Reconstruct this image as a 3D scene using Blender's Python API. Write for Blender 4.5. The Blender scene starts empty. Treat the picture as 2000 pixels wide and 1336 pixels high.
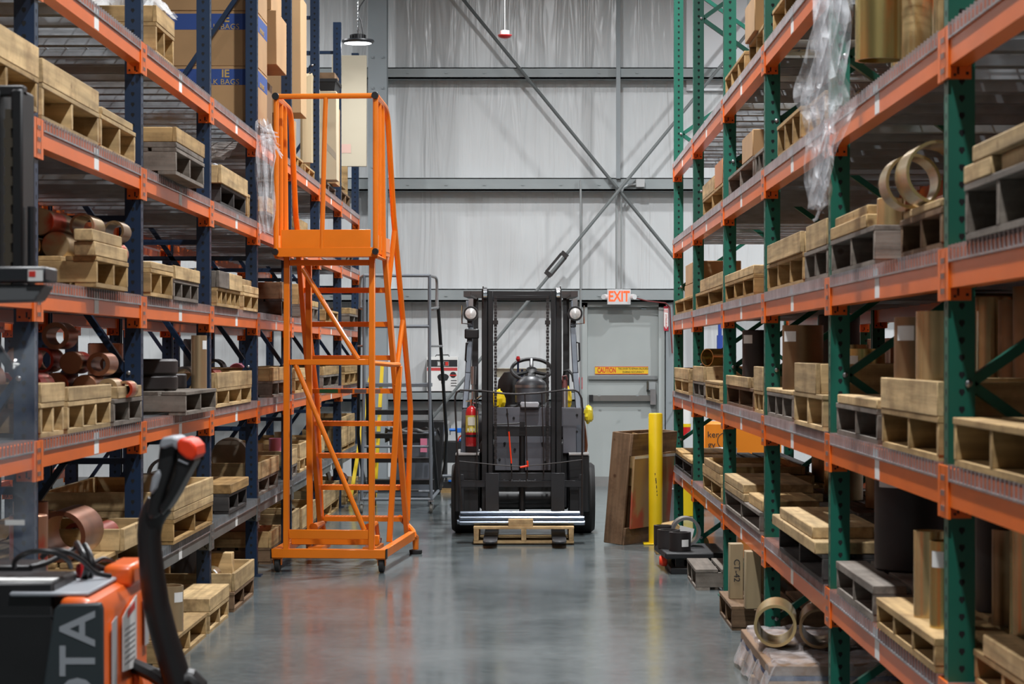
import bpy, math, random
from mathutils import Vector, Matrix, Euler
R = random.Random(7)
sc = bpy.context.scene
COL = sc.collection
PI = math.pi
# ---------------------------------------------------------------- camera, world, exposure
CX, CY, FP, H = 1035.0, 688.0, 4450.0, 1.55      # vanishing point and focal length for a 2000 x 1336 frame, eye height
cam = bpy.data.cameras.new('camera'); camo = bpy.data.objects.new('camera', cam); COL.objects.link(camo)
camo.location = (0, 0, H); camo.rotation_euler = (PI/2, 0, 0)
cam.sensor_width = 36; cam.sensor_fit = 'HORIZONTAL'; cam.lens = FP/2000*36
cam.shift_x = -(CX-1000)/2000; cam.shift_y = (CY-668)/2000
cam.clip_end = 100
cam.dof.use_dof = True; cam.dof.focus_distance = 18.0; cam.dof.aperture_fstop = 7.2
sc.camera = camo
wd = bpy.data.worlds.new('world'); sc.world = wd; wd.use_nodes = True
wd.node_tree.nodes['Background'].inputs[0].default_value = (.8, .88, 1, 1)
wd.node_tree.nodes['Background'].inputs[1].default_value = .25
vs = sc.view_settings; vs.view_transform = 'Standard'; vs.look = 'None'; vs.gamma = 1; vs.use_curve_mapping = False
vs.exposure = 0.0
sc.cycles.max_bounces = 6; sc.cycles.diffuse_bounces = 3; sc.cycles.glossy_bounces = 3; sc.cycles.transparent_max_bounces = 12
sc.cycles.use_denoising = True; sc.cycles.sample_clamp_indirect = 4; sc.cycles.caustics_reflective = False; sc.cycles.caustics_refractive = False
LAMPS = [(0.25, 2.5, 6.5), (0.25, 7.5, 6.5), (0.25, 12.5, 6.5), (0.25, 17.5, 6.5), (0.25, 21.5, 6.5), (-5.6, 9, 6.5), (-5.6, 17, 6.5), (-5.2, 24, 6.5), (5.2, 17, 6.5), (5.0, 23.5, 6.5)]
LAMP_W = 280

def W(px, py, Y): return Vector(((px-CX)*Y/FP, Y, H-(py-CY)*Y/FP))

# ---------------------------------------------------------------- mesh builder
class MB:
    def __init__(s): s.v = []; s.f = []; s.m = []
    def add(s, vs, fs, mi=0):
        b = len(s.v); s.v += [tuple(v) for v in vs]; s.f += [tuple(i+b for i in f) for f in fs]; s.m += [mi]*len(fs); return s
    def hexa(s, c, mi=0):
        return s.add(c, [(0,3,2,1),(4,5,6,7),(0,1,5,4),(1,2,6,5),(2,3,7,6),(3,0,4,7)], mi)
    def box(s, x0, x1, y0, y1, z0, z1, mi=0):
        x0,x1 = min(x0,x1),max(x0,x1); y0,y1 = min(y0,y1),max(y0,y1); z0,z1 = min(z0,z1),max(z0,z1)
        return s.hexa([(x0,y0,z0),(x1,y0,z0),(x1,y1,z0),(x0,y1,z0),(x0,y0,z1),(x1,y0,z1),(x1,y1,z1),(x0,y1,z1)], mi)
    def bar(s, p, q, w, h, up=(0,0,1), mi=0):
        p, q = Vector(p), Vector(q); d = (q-p).normalized(); u = Vector(up)
        if abs(d.dot(u)) > .98: u = Vector((0,1,0)) if abs(d.y) < .9 else Vector((1,0,0))
        a = d.cross(u).normalized()*w/2; b = a.normalized().cross(d).normalized()*h/2
        return s.hexa([p-a-b, p+a-b, p+a+b, p-a+b, q-a-b, q+a-b, q+a+b, q-a+b], mi)
    def tube(s, path, r, n=8, mi=0, cap=True):
        P = [Vector(p) for p in path]; k = len(P); rs = r if isinstance(r, (list, tuple)) else [r]*k
        t0 = (P[1]-P[0]).normalized(); u = Vector((0,0,1)) if abs(t0.z) < .9 else Vector((1,0,0))
        a = t0.cross(u).normalized(); vs = []
        for i in range(k):
            t = (P[min(i+1,k-1)]-P[max(i-1,0)]).normalized()
            a = (a-t*a.dot(t)).normalized(); b = t.cross(a)
            sc_ = 1.0
            if 0 < i < k-1:
                c = (P[i]-P[i-1]).normalized().dot((P[i+1]-P[i]).normalized()); sc_ = 1/max(.5, math.sqrt(max(.05,(1+c)/2)))
            for j in range(n):
                an = 2*PI*j/n; vs.append(P[i]+(a*math.cos(an)+b*math.sin(an))*rs[i]*sc_)
        fs = [(i*n+j, i*n+(j+1)%n, (i+1)*n+(j+1)%n, (i+1)*n+j) for i in range(k-1) for j in range(n)]
        if cap: fs += [tuple(range(n))[::-1], tuple((k-1)*n+j for j in range(n))]
        return s.add(vs, fs, mi)
    def lathe(s, prof, n=24, mi=0, M=None, closed=False):
        vs = []; k = len(prof)
        for r, z in prof:
            for j in range(n):
                an = 2*PI*j/n; v = Vector((r*math.cos(an), r*math.sin(an), z)); vs.append(M @ v if M else v)
        fs = [(i*n+j, i*n+(j+1)%n, ((i+1)%k)*n+(j+1)%n, ((i+1)%k)*n+j) for i in range(k if closed else k-1) for j in range(n)]
        if not closed:
            fs += [tuple(range(n))[::-1], tuple((k-1)*n+j for j in range(n))]
        return s.add(vs, fs, mi)
    def ring(s, ro, ri, L, n=28, mi=0, M=None):
        return s.lathe([(ro,0),(ro,L),(ri,L),(ri,0)], n, mi, M, closed=True)
    def prism(s, poly, y0, y1, mi=0, ax='y'):
        n = len(poly); f = {'y': lambda a,b,t: (a,t,b), 'x': lambda a,b,t: (t,a,b), 'z': lambda a,b,t: (a,b,t)}[ax]
        vs = [f(a,b,y0) for a,b in poly]+[f(a,b,y1) for a,b in poly]
        return s.add(vs, [tuple(range(n))[::-1], tuple(range(n,2*n))]+[(i,(i+1)%n,n+(i+1)%n,n+i) for i in range(n)], mi)
    def sheet(s, fn, nu, nv, mi=0):
        vs = [fn(i/nu, j/nv) for i in range(nu+1) for j in range(nv+1)]
        return s.add(vs, [(i*(nv+1)+j, (i+1)*(nv+1)+j, (i+1)*(nv+1)+j+1, i*(nv+1)+j+1) for i in range(nu) for j in range(nv)], mi)
    def mesh(s, name, mats, ang=35):
        me = bpy.data.meshes.new(name); me.from_pydata(s.v, [], s.f)
        for m in (mats if isinstance(mats, (list, tuple)) else [mats]): me.materials.append(m)
        me.polygons.foreach_set('material_index', s.m); me.polygons.foreach_set('use_smooth', [True]*len(s.f))
        me.update(calc_edges=True); me.validate()
        me.set_sharp_from_angle(angle=math.radians(ang))
        return me
    def build(s, name, mats, parent=None, loc=(0,0,0), rot=(0,0,0), bev=0, seg=1, ang=35, thick=0):
        return inst(name, s.mesh(name, mats, ang), parent, loc, rot, bev, seg, thick)
def inst(name, me, parent=None, loc=(0,0,0), rot=(0,0,0), bev=0, seg=1, thick=0):
    o = bpy.data.objects.new(name, me); COL.objects.link(o); o.location = loc; o.rotation_euler = rot
    if parent: o.parent = parent
    if thick:
        m = o.modifiers.new('s', 'SOLIDIFY'); m.thickness = thick
    if bev:
        m = o.modifiers.new('b', 'BEVEL'); m.width = bev; m.segments = seg; m.limit_method = 'ANGLE'; m.angle_limit = .7
    return o
def tag(o, label=None, cat=None, group=None, kind=None):
    if label: o['label'] = label
    if cat: o['category'] = cat
    if group: o['group'] = group
    if kind: o['kind'] = kind
    return o
def thing(name, label, cat, loc=(0,0,0), rz=0, group=None):
    o = bpy.data.objects.new(name, None); COL.objects.link(o); o.location = loc; o.rotation_euler = (0,0,rz); o.empty_display_size = .1
    return tag(o, label, cat, group)
def struct(o): o['kind'] = 'structure'; return o
def text(s, size, mat, parent, loc, rot, name='lettering', ext=.0008, align='CENTER', sx=1.0, bold=0):
    c = bpy.data.curves.new('t', 'FONT'); c.body = s; c.size = size; c.align_x = align; c.align_y = 'CENTER'; c.extrude = ext; c.offset = bold; c.resolution_u = 3
    o = bpy.data.objects.new('t', c); COL.objects.link(o)
    dg = bpy.context.evaluated_depsgraph_get(); me = bpy.data.meshes.new_from_object(o.evaluated_get(dg)); bpy.data.objects.remove(o)
    me.materials.clear(); me.materials.append(mat)
    t = inst(name, me, parent, loc, rot); t.scale = (sx,1,1); return t
def along(axis):      # matrices that lay a lathe (z axis) along x or y
    return {'y': Matrix.Rotation(-PI/2, 4, 'X'), 'x': Matrix.Rotation(PI/2, 4, 'Y'), 'z': Matrix.Identity(4)}[axis]

# ---------------------------------------------------------------- materials
def mat(name, col, rough=.5, metal=0, coat=0, emit=None, es=0, var=0, noise=0, nscale=(8,8,8), bump=0, spec=.5, col2=None, thr=None, coatr=.15):
    m = bpy.data.materials.new(name); m.use_nodes = True; nt = m.node_tree; b = nt.nodes['Principled BSDF']; N = nt.nodes.new; L = nt.links.new
    b.inputs['Base Color'].default_value = (*col, 1); b.inputs['Roughness'].default_value = rough; b.inputs['Metallic'].default_value = metal
    b.inputs['Specular IOR Level'].default_value = spec
    if coat: b.inputs['Coat Weight'].default_value = coat; b.inputs['Coat Roughness'].default_value = coatr
    if emit: b.inputs['Emission Color'].default_value = (*emit, 1); b.inputs['Emission Strength'].default_value = es
    out = None
    if noise or col2 or bump:
        tc = N('ShaderNodeTexCoord'); oi = N('ShaderNodeObjectInfo'); ad = N('ShaderNodeVectorMath'); ad.operation = 'MULTIPLY_ADD'
        L(oi.outputs['Random'], ad.inputs[0]); ad.inputs[1].default_value = (37, 53, 71); L(tc.outputs['Object'], ad.inputs[2])
        mp = N('ShaderNodeMapping'); mp.inputs['Scale'].default_value = nscale; L(ad.outputs[0], mp.inputs['Vector'])
        nz = N('ShaderNodeTexNoise'); nz.inputs['Scale'].default_value = 1; nz.inputs['Detail'].default_value = 5; L(mp.outputs[0], nz.inputs['Vector'])
        mx = N('ShaderNodeMix'); mx.data_type = 'RGBA'
        if thr:
            rp = N('ShaderNodeValToRGB'); rp.color_ramp.elements[0].position = thr[0]; rp.color_ramp.elements[1].position = thr[1]; L(nz.outputs[0], rp.inputs[0]); L(rp.outputs[0], mx.inputs[0])
        else:
            rp = N('ShaderNodeMapRange'); rp.inputs[1].default_value = .3; rp.inputs[2].default_value = .7; L(nz.outputs[0], rp.inputs[0]); L(rp.outputs[0], mx.inputs[0])
        c2 = col2 or tuple(c*(1-noise) for c in col)
        mx.inputs[6].default_value = (*col, 1); mx.inputs[7].default_value = (*c2, 1); out = mx.outputs[2]
        if bump:
            bp = N('ShaderNodeBump'); bp.inputs['Strength'].default_value = bump; bp.inputs['Distance'].default_value = .01; L(nz.outputs[0], bp.inputs['Height']); L(bp.outputs[0], b.inputs['Normal'])
    if var:
        oi = N('ShaderNodeObjectInfo'); mr = N('ShaderNodeMapRange'); mr.inputs[3].default_value = 1-var; mr.inputs[4].default_value = 1+var; L(oi.outputs['Random'], mr.inputs[0])
        hs = N('ShaderNodeHueSaturation'); L(mr.outputs[0], hs.inputs['Value'])
        if out: L(out, hs.inputs['Color'])
        else: hs.inputs['Color'].default_value = (*col, 1)
        out = hs.outputs[0]
    if out: L(out, b.inputs['Base Color'])
    return m
ORANGE = mat('orange_paint', (.86,.155,.008), .38, coat=.28, noise=.15, nscale=(3,3,9), spec=.4, coatr=.2)
LADDER = mat('ladder_orange', (.90,.215,.006), .38, noise=.12, nscale=(4,4,4), coat=.2)
BLUE = mat('blue_paint', (.006,.024,.064), .42, noise=.25, nscale=(6,6,3))
NAVY = mat('dark_blue_paint', (.009,.018,.05), .45)
GREEN = mat('green_paint', (.006,.125,.082), .42, noise=.2, nscale=(6,6,3))
HOLE = mat('hole_dark', (.004,.005,.006), .9)
GREYB = mat('grey_beam_paint', (.16,.165,.155), .5, noise=.35, nscale=(4,4,4))
GALV = mat('galvanised_steel', (.56,.59,.62), .36, metal=.85, noise=.3, nscale=(9,9,9))
CHROME = mat('polished_steel', (.72,.74,.78), .12, metal=1)
STEEL = mat('plain_steel', (.45,.45,.46), .35, metal=.9, noise=.3, nscale=(5,5,5))
WHITE = mat('white_paper', (.78,.78,.76), .7)
INK = mat('print_ink', (.02,.02,.022), .7)
REDINK = mat('red_ink', (.62,.03,.02), .6)
BLACK = mat('black_plastic', (.012,.012,.013), .42, noise=.3)
RUBBER = mat('black_rubber', (.018,.018,.018), .8)
DKGREY = mat('dark_grey_paint', (.020,.022,.026), .42, noise=.3, nscale=(5,5,5))
LADGREY = mat('grey_ladder_paint', (.13,.145,.165), .42)
CHAR = mat('charcoal_paint', (.010,.0105,.012), .5, noise=.35, nscale=(6,6,6))
TRUCKGREY = mat('truck_panel_grey', (.135,.135,.155), .5, noise=.35, nscale=(4,4,4))
CARD = mat('cardboard', (.42,.25,.115), .85, noise=.18, nscale=(3,3,3), var=.12)
CARDP = mat('pale_card', (.62,.52,.36), .85, noise=.12, nscale=(3,3,3))
BROWNP = mat('brown_paper', (.52,.42,.26), .8, noise=.2, nscale=(9,9,1.5), bump=.4)
BLUEINK = mat('blue_print', (.02,.06,.24), .7)
GOLDINK = mat('gold_print', (.45,.30,.10), .7)
YELLOW = mat('yellow_paint', (.80,.56,.005), .42, noise=.12, nscale=(4,4,4))
YELLOWB = mat('yellow_plastic', (.75,.62,.03), .35)
RED = mat('red_paint', (.50,.012,.015), .3, coat=.5)
REDP = mat('red_plastic', (.85,.045,.005), .48)
PINK = mat('pink_paint', (.55,.16,.25), .5)
TOYOR = mat('truck_orange', (.80,.13,.015), .4, coat=.3)
TOYGR = mat('truck_dark_panel', (.03,.04,.045), .45)
TOYLG = mat('truck_light_grey', (.33,.35,.38), .45)
BLUEP = mat('blue_tool_paint', (.02,.16,.60), .4)
BRONZE = mat('bronze', (.74,.54,.26), .24, metal=.72, noise=.4, nscale=(5,5,5), var=.15)
BRASS = mat('brass', (.66,.52,.20), .26, metal=.95, noise=.2, nscale=(3,3,3))
BRONZD = mat('dull_bronze', (.34,.22,.115), .38, metal=.7, noise=.4, nscale=(6,6,6), var=.2)
COPPER = mat('copper', (.42,.18,.10), .32, metal=.85, noise=.4, nscale=(5,5,5), var=.15)
BRONZR = mat('bronze_red_marked', (.52,.38,.22), .34, metal=.7, col2=(.62,.07,.03), nscale=(2.2,2.2,2.2), thr=(.50,.56), var=.1)
COPPR = mat('copper_red_marked', (.40,.20,.12), .36, metal=.7, col2=(.50,.05,.03), nscale=(3,3,3), thr=(.47,.55), var=.1)
IRON = mat('dark_iron', (.035,.03,.03), .5, metal=.3, noise=.4, nscale=(6,6,6), var=.2)
IRONG = mat('cast_grey_iron', (.27,.22,.165), .55, metal=.15, noise=.4, nscale=(8,8,8))
REDBR = mat('red_painted_bronze', (.33,.055,.03), .4, metal=.2, noise=.3, nscale=(4,4,4), var=.2)
def lens_mat():
    return mat('lamp_lens', (.9,.95,1), .4, emit=(.86,.93,1), es=12)
LENS = lens_mat()
def wood(tone, ax):
    base = {'pale':(.66,.465,.235), 'tan':(.56,.37,.165), 'honey':(.52,.32,.125), 'grey':(.25,.215,.18), 'dark':(.075,.068,.065), 'brown':(.25,.155,.088)}[tone]
    ns = {'x':(1.5,26,26), 'y':(26,1.5,26), 'z':(26,26,1.5)}[ax]
    m = mat('wood_'+tone+'_'+ax, base, .75, noise=.48, nscale=ns, var=.2, bump=.25, spec=.25)
    nt = m.node_tree; N = nt.nodes.new; L = nt.links.new; b = nt.nodes['Principled BSDF']; src = b.inputs['Base Color'].links[0].from_socket
    tc = N('ShaderNodeTexCoord'); oi = N('ShaderNodeObjectInfo'); ad = N('ShaderNodeVectorMath'); ad.operation = 'MULTIPLY_ADD'; L(oi.outputs['Random'], ad.inputs[0]); ad.inputs[1].default_value = (91,17,33); L(tc.outputs['Object'], ad.inputs[2])
    n1 = N('ShaderNodeTexNoise'); n1.inputs['Scale'].default_value = 5; n1.inputs['Detail'].default_value = 6; n1.inputs['Roughness'].default_value = .7; L(ad.outputs[0], n1.inputs['Vector'])
    r1 = N('ShaderNodeValToRGB'); e = r1.color_ramp.elements; e[0].position = .33; e[0].color = (.52,.47,.44,1); e[1].position = .55; e[1].color = (1,1,1,1); L(n1.outputs[0], r1.inputs[0])
    vo = N('ShaderNodeTexVoronoi'); vo.inputs['Scale'].default_value = 5.5; L(ad.outputs[0], vo.inputs['Vector'])
    r2 = N('ShaderNodeValToRGB'); e = r2.color_ramp.elements; e[0].position = .05; e[0].color = (.35,.25,.2,1); e[1].position = .10; e[1].color = (1,1,1,1); L(vo.outputs['Distance'], r2.inputs[0])
    m1 = N('ShaderNodeMix'); m1.data_type = 'RGBA'; m1.blend_type = 'MULTIPLY'; m1.inputs[0].default_value = .75; L(src, m1.inputs[6]); L(r1.outputs[0], m1.inputs[7])
    m2 = N('ShaderNodeMix'); m2.data_type = 'RGBA'; m2.blend_type = 'MULTIPLY'; m2.inputs[0].default_value = .8; L(m1.outputs[2], m2.inputs[6]); L(r2.outputs[0], m2.inputs[7]); L(m2.outputs[2], b.inputs['Base Color'])
    return m
_wc = {}
def WD(tone, ax='y'):
    if (tone,ax) not in _wc: _wc[(tone,ax)] = wood(tone, ax)
    return _wc[(tone,ax)]
def film_mat(name, a=.55, rough=.18, col=(.9,.92,.95)):
    m = bpy.data.materials.new(name); m.use_nodes = True; nt = m.node_tree; nt.nodes.clear(); N = nt.nodes.new; L = nt.links.new
    o = N('ShaderNodeOutputMaterial'); t = N('ShaderNodeBsdfTransparent'); p = N('ShaderNodeBsdfPrincipled'); mx = N('ShaderNodeMixShader')
    p.inputs['Base Color'].default_value = (*col,1); p.inputs['Roughness'].default_value = rough; p.inputs['Specular IOR Level'].default_value = .9
    tc = N('ShaderNodeTexCoord'); nz = N('ShaderNodeTexNoise'); nz.inputs['Scale'].default_value = 9; nz.inputs['Detail'].default_value = 4; L(tc.outputs['Object'], nz.inputs['Vector'])
    mr = N('ShaderNodeMapRange'); mr.inputs[1].default_value = .3; mr.inputs[2].default_value = .72; mr.inputs[3].default_value = a*.3; mr.inputs[4].default_value = min(1,a*1.6); L(nz.outputs[0], mr.inputs[0])
    bp = N('ShaderNodeBump'); bp.inputs['Strength'].default_value = .5; bp.inputs['Distance'].default_value = .02; L(nz.outputs[0], bp.inputs['Height']); L(bp.outputs[0], p.inputs['Normal'])
    L(mr.outputs[0], mx.inputs[0]); L(t.outputs[0], mx.inputs[1]); L(p.outputs[0], mx.inputs[2]); L(mx.outputs[0], o.inputs[0]); return m
FILM = film_mat('stretch_film', .30)
CLEAR = film_mat('clear_plastic_panel', .10, .05, (.6,.66,.72))
def floor_mat():
    m = bpy.data.materials.new('polished_concrete'); m.use_nodes = True; nt = m.node_tree; b = nt.nodes['Principled BSDF']; N = nt.nodes.new; L = nt.links.new
    tc = N('ShaderNodeTexCoord'); n1 = N('ShaderNodeTexNoise'); n1.inputs['Scale'].default_value = .8; n1.inputs['Detail'].default_value = 8; n1.inputs['Roughness'].default_value = .65; L(tc.outputs['Object'], n1.inputs['Vector'])
    n2 = N('ShaderNodeTexNoise'); n2.inputs['Scale'].default_value = 14; n2.inputs['Detail'].default_value = 6; L(tc.outputs['Object'], n2.inputs['Vector'])
    cr = N('ShaderNodeValToRGB'); e = cr.color_ramp.elements; e[0].position = .3; e[0].color = (.125,.152,.158,1); e[1].position = .72; e[1].color = (.215,.25,.255,1); L(n1.outputs[0], cr.inputs[0])
    mx = N('ShaderNodeMix'); mx.data_type = 'RGBA'; mx.blend_type = 'MULTIPLY'; mx.inputs[0].default_value = .55; L(cr.outputs[0], mx.inputs[6]); L(n2.outputs[0], mx.inputs[7]); L(mx.outputs[2], b.inputs['Base Color'])
    mr = N('ShaderNodeMapRange'); mr.inputs[1].default_value = .3; mr.inputs[2].default_value = .7; mr.inputs[3].default_value = .11; mr.inputs[4].default_value = .24; L(n1.outputs[0], mr.inputs[0]); L(mr.outputs[0], b.inputs['Roughness'])
    bp = N('ShaderNodeBump'); bp.inputs['Strength'].default_value = .012; bp.inputs['Distance'].default_value = .01; L(n2.outputs[0], bp.inputs['Height']); L(bp.outputs[0], b.inputs['Normal'])
    b.inputs['Specular IOR Level'].default_value = .6
    return m
def vinyl_mat():
    m = bpy.data.materials.new('white_vinyl_insulation'); m.use_nodes = True; nt = m.node_tree; b = nt.nodes['Principled BSDF']; N = nt.nodes.new; L = nt.links.new
    tc = N('ShaderNodeTexCoord'); mp = N('ShaderNodeMapping'); mp.inputs['Scale'].default_value = (3.2,1,.28); L(tc.outputs['Object'], mp.inputs['Vector'])
    nz = N('ShaderNodeTexNoise'); nz.inputs['Scale'].default_value = 1.6; nz.inputs['Detail'].default_value = 3; nz.inputs['Distortion'].default_value = .6; L(mp.outputs[0], nz.inputs['Vector'])
    bp = N('ShaderNodeBump'); bp.inputs['Strength'].default_value = .8; bp.inputs['Distance'].default_value = .06; L(nz.outputs[0], bp.inputs['Height']); L(bp.outputs[0], b.inputs['Normal'])
    b.inputs['Base Color'].default_value = (.60,.615,.62,1); b.inputs['Roughness'].default_value = .27
    return m
VINYL = vinyl_mat()
GIRT = mat('girt_paint', (.30,.33,.335), .5, noise=.15, nscale=(2,2,2))
COLM = mat('column_paint', (.27,.30,.315), .5, noise=.12, nscale=(2,2,2))
DOORM = mat('door_paint', (.40,.43,.42), .5, noise=.08, nscale=(2,2,2))
# ---------------------------------------------------------------- setting
YW = 26.4
KW = YW/FP
def wx(px): return (px-CX)*KW
def wz(py): return H-(py-CY)*KW
def S(name, mb, m, **k): return struct(mb.build(name, m, **k))
S('floor', MB().box(-9,9,-4,YW+.3,-.2,0), floor_mat())
S('wall_back', MB().box(-9,9,YW,YW+.25,0,8.2), VINYL)
CONC = mat('grey_wall', (.45,.46,.46), .7)
S('wall_left', MB().box(-9.2,-9,-4,YW+.25,0,8.2), CONC); S('wall_right', MB().box(9,9.2,-4,YW+.25,0,8.2), CONC)
S('ceiling', MB().box(-9.2,9.2,-4,YW+.25,8.2,8.4), mat('ceiling_white', (.55,.56,.56), .8))
S('wall_front', MB().box(-9,9,-4.2,-4,0,8.2), CONC)
S('baseboard_back', MB().box(-9,9,YW-.09,YW,0,wz(931)), mat('kerb_concrete', (.26,.255,.245), .8, noise=.3, nscale=(3,3,3)))
for n, (t, b) in enumerate([(136,158),(350,375),(565,590),(764,783)]):
    x1 = 9 if n < 3 else wx(1136)
    g = MB(); z1, z0 = wz(t), wz(b); g.box(-9,x1,YW-.20,YW,z0,z0+.02); g.box(-9,x1,YW-.20,YW-.185,z0,z1); g.box(-9,x1,YW-.2,YW,z1-.012,z1)
    for k in range(40): g.box(-8.9+k*.44,-8.87+k*.44,YW-.208,YW-.2,z0+.06,z0+.075)
    S('trim_%d' % (n+1), g, GIRT)
c = MB(); x0, x1 = wx(724), wx(760)
c.box(x0,x1,YW-.44,YW-.425,0,8.2); c.box((x0+x1)/2-.006,(x0+x1)/2+.006,YW-.43,YW-.2,0,8.2); c.box(x0,x1,YW-.205,YW-.19,0,8.2)
for z in (1.2,2.4,3.65,4.55,4.9):
    for x in (x0+.05,x1-.05): c.box(x-.012,x+.012,YW-.45,YW-.44,z,z+.024)
S('trim_5', c, COLM)
S('trim_6', MB().box(wx(1299),wx(1312),YW-.16,YW,0,wz(592)), COLM)
S('trim_7', MB().box(wx(1202),wx(1210),YW-.26,YW-.2,wz(352),8.2), COLM)
def rodbrace(n, a, b):
    S('trim_%d' % n, MB().tube([W(*a,YW-.3), W(*b,YW-.3)], .02, 10), mat('brace_rod_grey_%d' % n, (.10,.11,.11), .5))
rodbrace(8, (560,-423), (1330,520)); 
r = MB().tube([W(1700,-228,YW-.36), W(780,895,YW-.36)], .019, 10)
S('trim_9', r, mat('brace_rod_light', (.16,.175,.175), .5))
t = MB(); a, b = W(1101,499,YW-.36), W(1071,535,YW-.36); d = (b-a); u = Vector((-d.z,0,d.x)).normalized()*.035
for s_ in (-1,1): t.bar(a+u*s_, b+u*s_, .022, .03)
t.bar(a-u*1.3-d*.05, a+u*1.3-d*.05, .05, .05); t.bar(b-u*1.3, b+u*1.3, .05, .05)
tb = t.build('turnbuckle', IRON); tag(tb, 'dark steel turnbuckle on the diagonal brace rod above the forklift', 'turnbuckle')
pw = S('trim_10', MB().box(wx(1340),wx(1458),YW-.06,YW,wz(178),8.1), mat('white_panel', (.74,.75,.77), .5))
# door
d = thing('door_1', None, None, (wx(1216), YW, 0)); d['kind'] = 'structure'
zb, zt = wz(931), wz(600)
f = MB(); hw = wx(1297)-wx(1216)
f.box(-hw,-hw+.07,-.12,0,zb,zt+.05); f.box(hw-.07,hw,-.12,0,zb,zt+.05); f.box(-hw,hw,-.12,0,zt,zt+.06); f.build('door_frame', DOORM, d)
MB().box(-hw+.07,hw-.07,-.05,-.005,zb,zt).build('door_leaf', DOORM, d, bev=.003)
dx = lambda p: wx(p)-wx(1216)
MB().box(dx(1149),dx(1283),-.085,-.05,wz(741),wz(734)).build('cross_rail', mat('bar_grey', (.2,.21,.21), .45), d)
pb = MB().box(dx(1151),dx(1278),-.11,-.06,wz(783),wz(772)).build('panic_bar', mat('bar_steel', (.21,.20,.185), .4, metal=.6), d)
MB().box(dx(1150),dx(1158),-.118,-.05,wz(784),wz(771)).build('end_cap', BLACK, pb); MB().box(dx(1269),dx(1280),-.13,-.05,wz(790),wz(760)).build('latch_case', STEEL, pb)
lb = MB().box(dx(1262),dx(1280),-.09,-.05,wz(762),wz(746)).build('latch_guard', mat('plate_grey', (.32,.34,.34), .4), d)
MB().box(dx(1262),dx(1266),-.12,-.09,wz(761),wz(744)).build('lever', CHROME, lb)
MB().tube([(dx(1252),-.06,wz(603)),(dx(1262),-.06,wz(603))], .008).build('top_stop', CHROME, d)
# signs
def sign(name, label, x0, x1, y0, y1, Y, m, th=.006):
    s = thing(name, label, 'sign', ((x0+x1)/2*Y/FP-CX*Y/FP, Y, H-((y0+y1)/2-CY)*Y/FP))
    hw_, hh = (x1-x0)/2*Y/FP, (y1-y0)/2*Y/FP
    MB().box(-hw_,hw_,0,th,-hh,hh).build('plate', m, s); return s, hw_, hh
Yd = YW-.058
s, a, b = sign('caution_sign', 'yellow caution sign with red word across the grey exit door', 1162,1266,716,731, Yd, mat('sign_yellow', (.80,.50,.02), .5))
bo = MB(); bo.box(-a,a,-.001,0,b-.006,b); bo.box(-a,a,-.001,0,-b,-b+.006); bo.build('border', REDINK, s)
text('CAUTION', .082, REDINK, s, (-a+.135,-.001,0), (PI/2,0,0), sx=.58, bold=.0022)
text('THIS DOOR TO REMAIN UNLOCKED', .034, INK, s, (.135,-.001,.019), (PI/2,0,0), sx=.62); text('DURING OCCUPANCY', .034, INK, s, (.135,-.001,-.02), (PI/2,0,0), sx=.7)
Ye = YW-.27
e = thing('exit_sign', 'lit EXIT sign with two lamp heads above the grey door', 'sign', W(1209,580,Ye))
k = Ye/FP
MB().box(-23*k,23*k,0,.05,-15*k,15*k).build('housing', mat('sign_white', (.62,.62,.62), .5), e, bev=.004)
text('EXIT', .165, mat('exit_red', (.9,.08,.02), .5, emit=(1,.10,.02), es=.9), e, (0,-.002,.002), (PI/2,0,0), sx=.72, bold=.004)
for s_ in (-1,1):
    h = MB().lathe([(.012,-.03),(.03,-.03),(.034,0),(.036,.04),(.022,.05)], 14, 0, along('y').copy()).build('lamp_head', mat('lamp_head_white%d' % s_, (.68,.68,.68), .4), e, loc=(s_*28*k,.0,.0), rot=(0,0,s_*.5))
    MB().tube([(-s_*.03,.03,0),(0,.02,0)], .008, 6).build('bracket', WHITE, h)
s, a, b = sign('extinguisher_sign', 'narrow red and white fire extinguisher arrow sign beside the door', 1296.5,1305.5,598,646, YW-.17, mat('sign_red', (.40,.01,.03), .5))
MB().add([(-a*.9,-.001,b*.8),(-a*.9,-.001,-b*.62),(0,-.001,-b*.85),(a*.9,-.001,-b*.62),(a*.9,-.001,b*.8)], [(0,1,2,3,4)]).build('white_arrow', WHITE, s)
text('FIRE', .05, REDINK, s, (0,-.002,b*.58), (PI/2,0,0), sx=.5); text('EXTINGUISHER', .032, REDINK, s, (0,-.002,-.03), (PI/2,PI/2,0), sx=.72)
s, a, b = sign('warning_sign', 'small red and white sign on the door frame next to the forklift', 1131,1137.5,737,760, YW-.125, mat('sign_red_b', (.55,.02,.04), .5))
MB().box(-a*.6,a*.6,-.001,0,-b*.7,b*.55).build('white_panel', WHITE, s)
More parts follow.
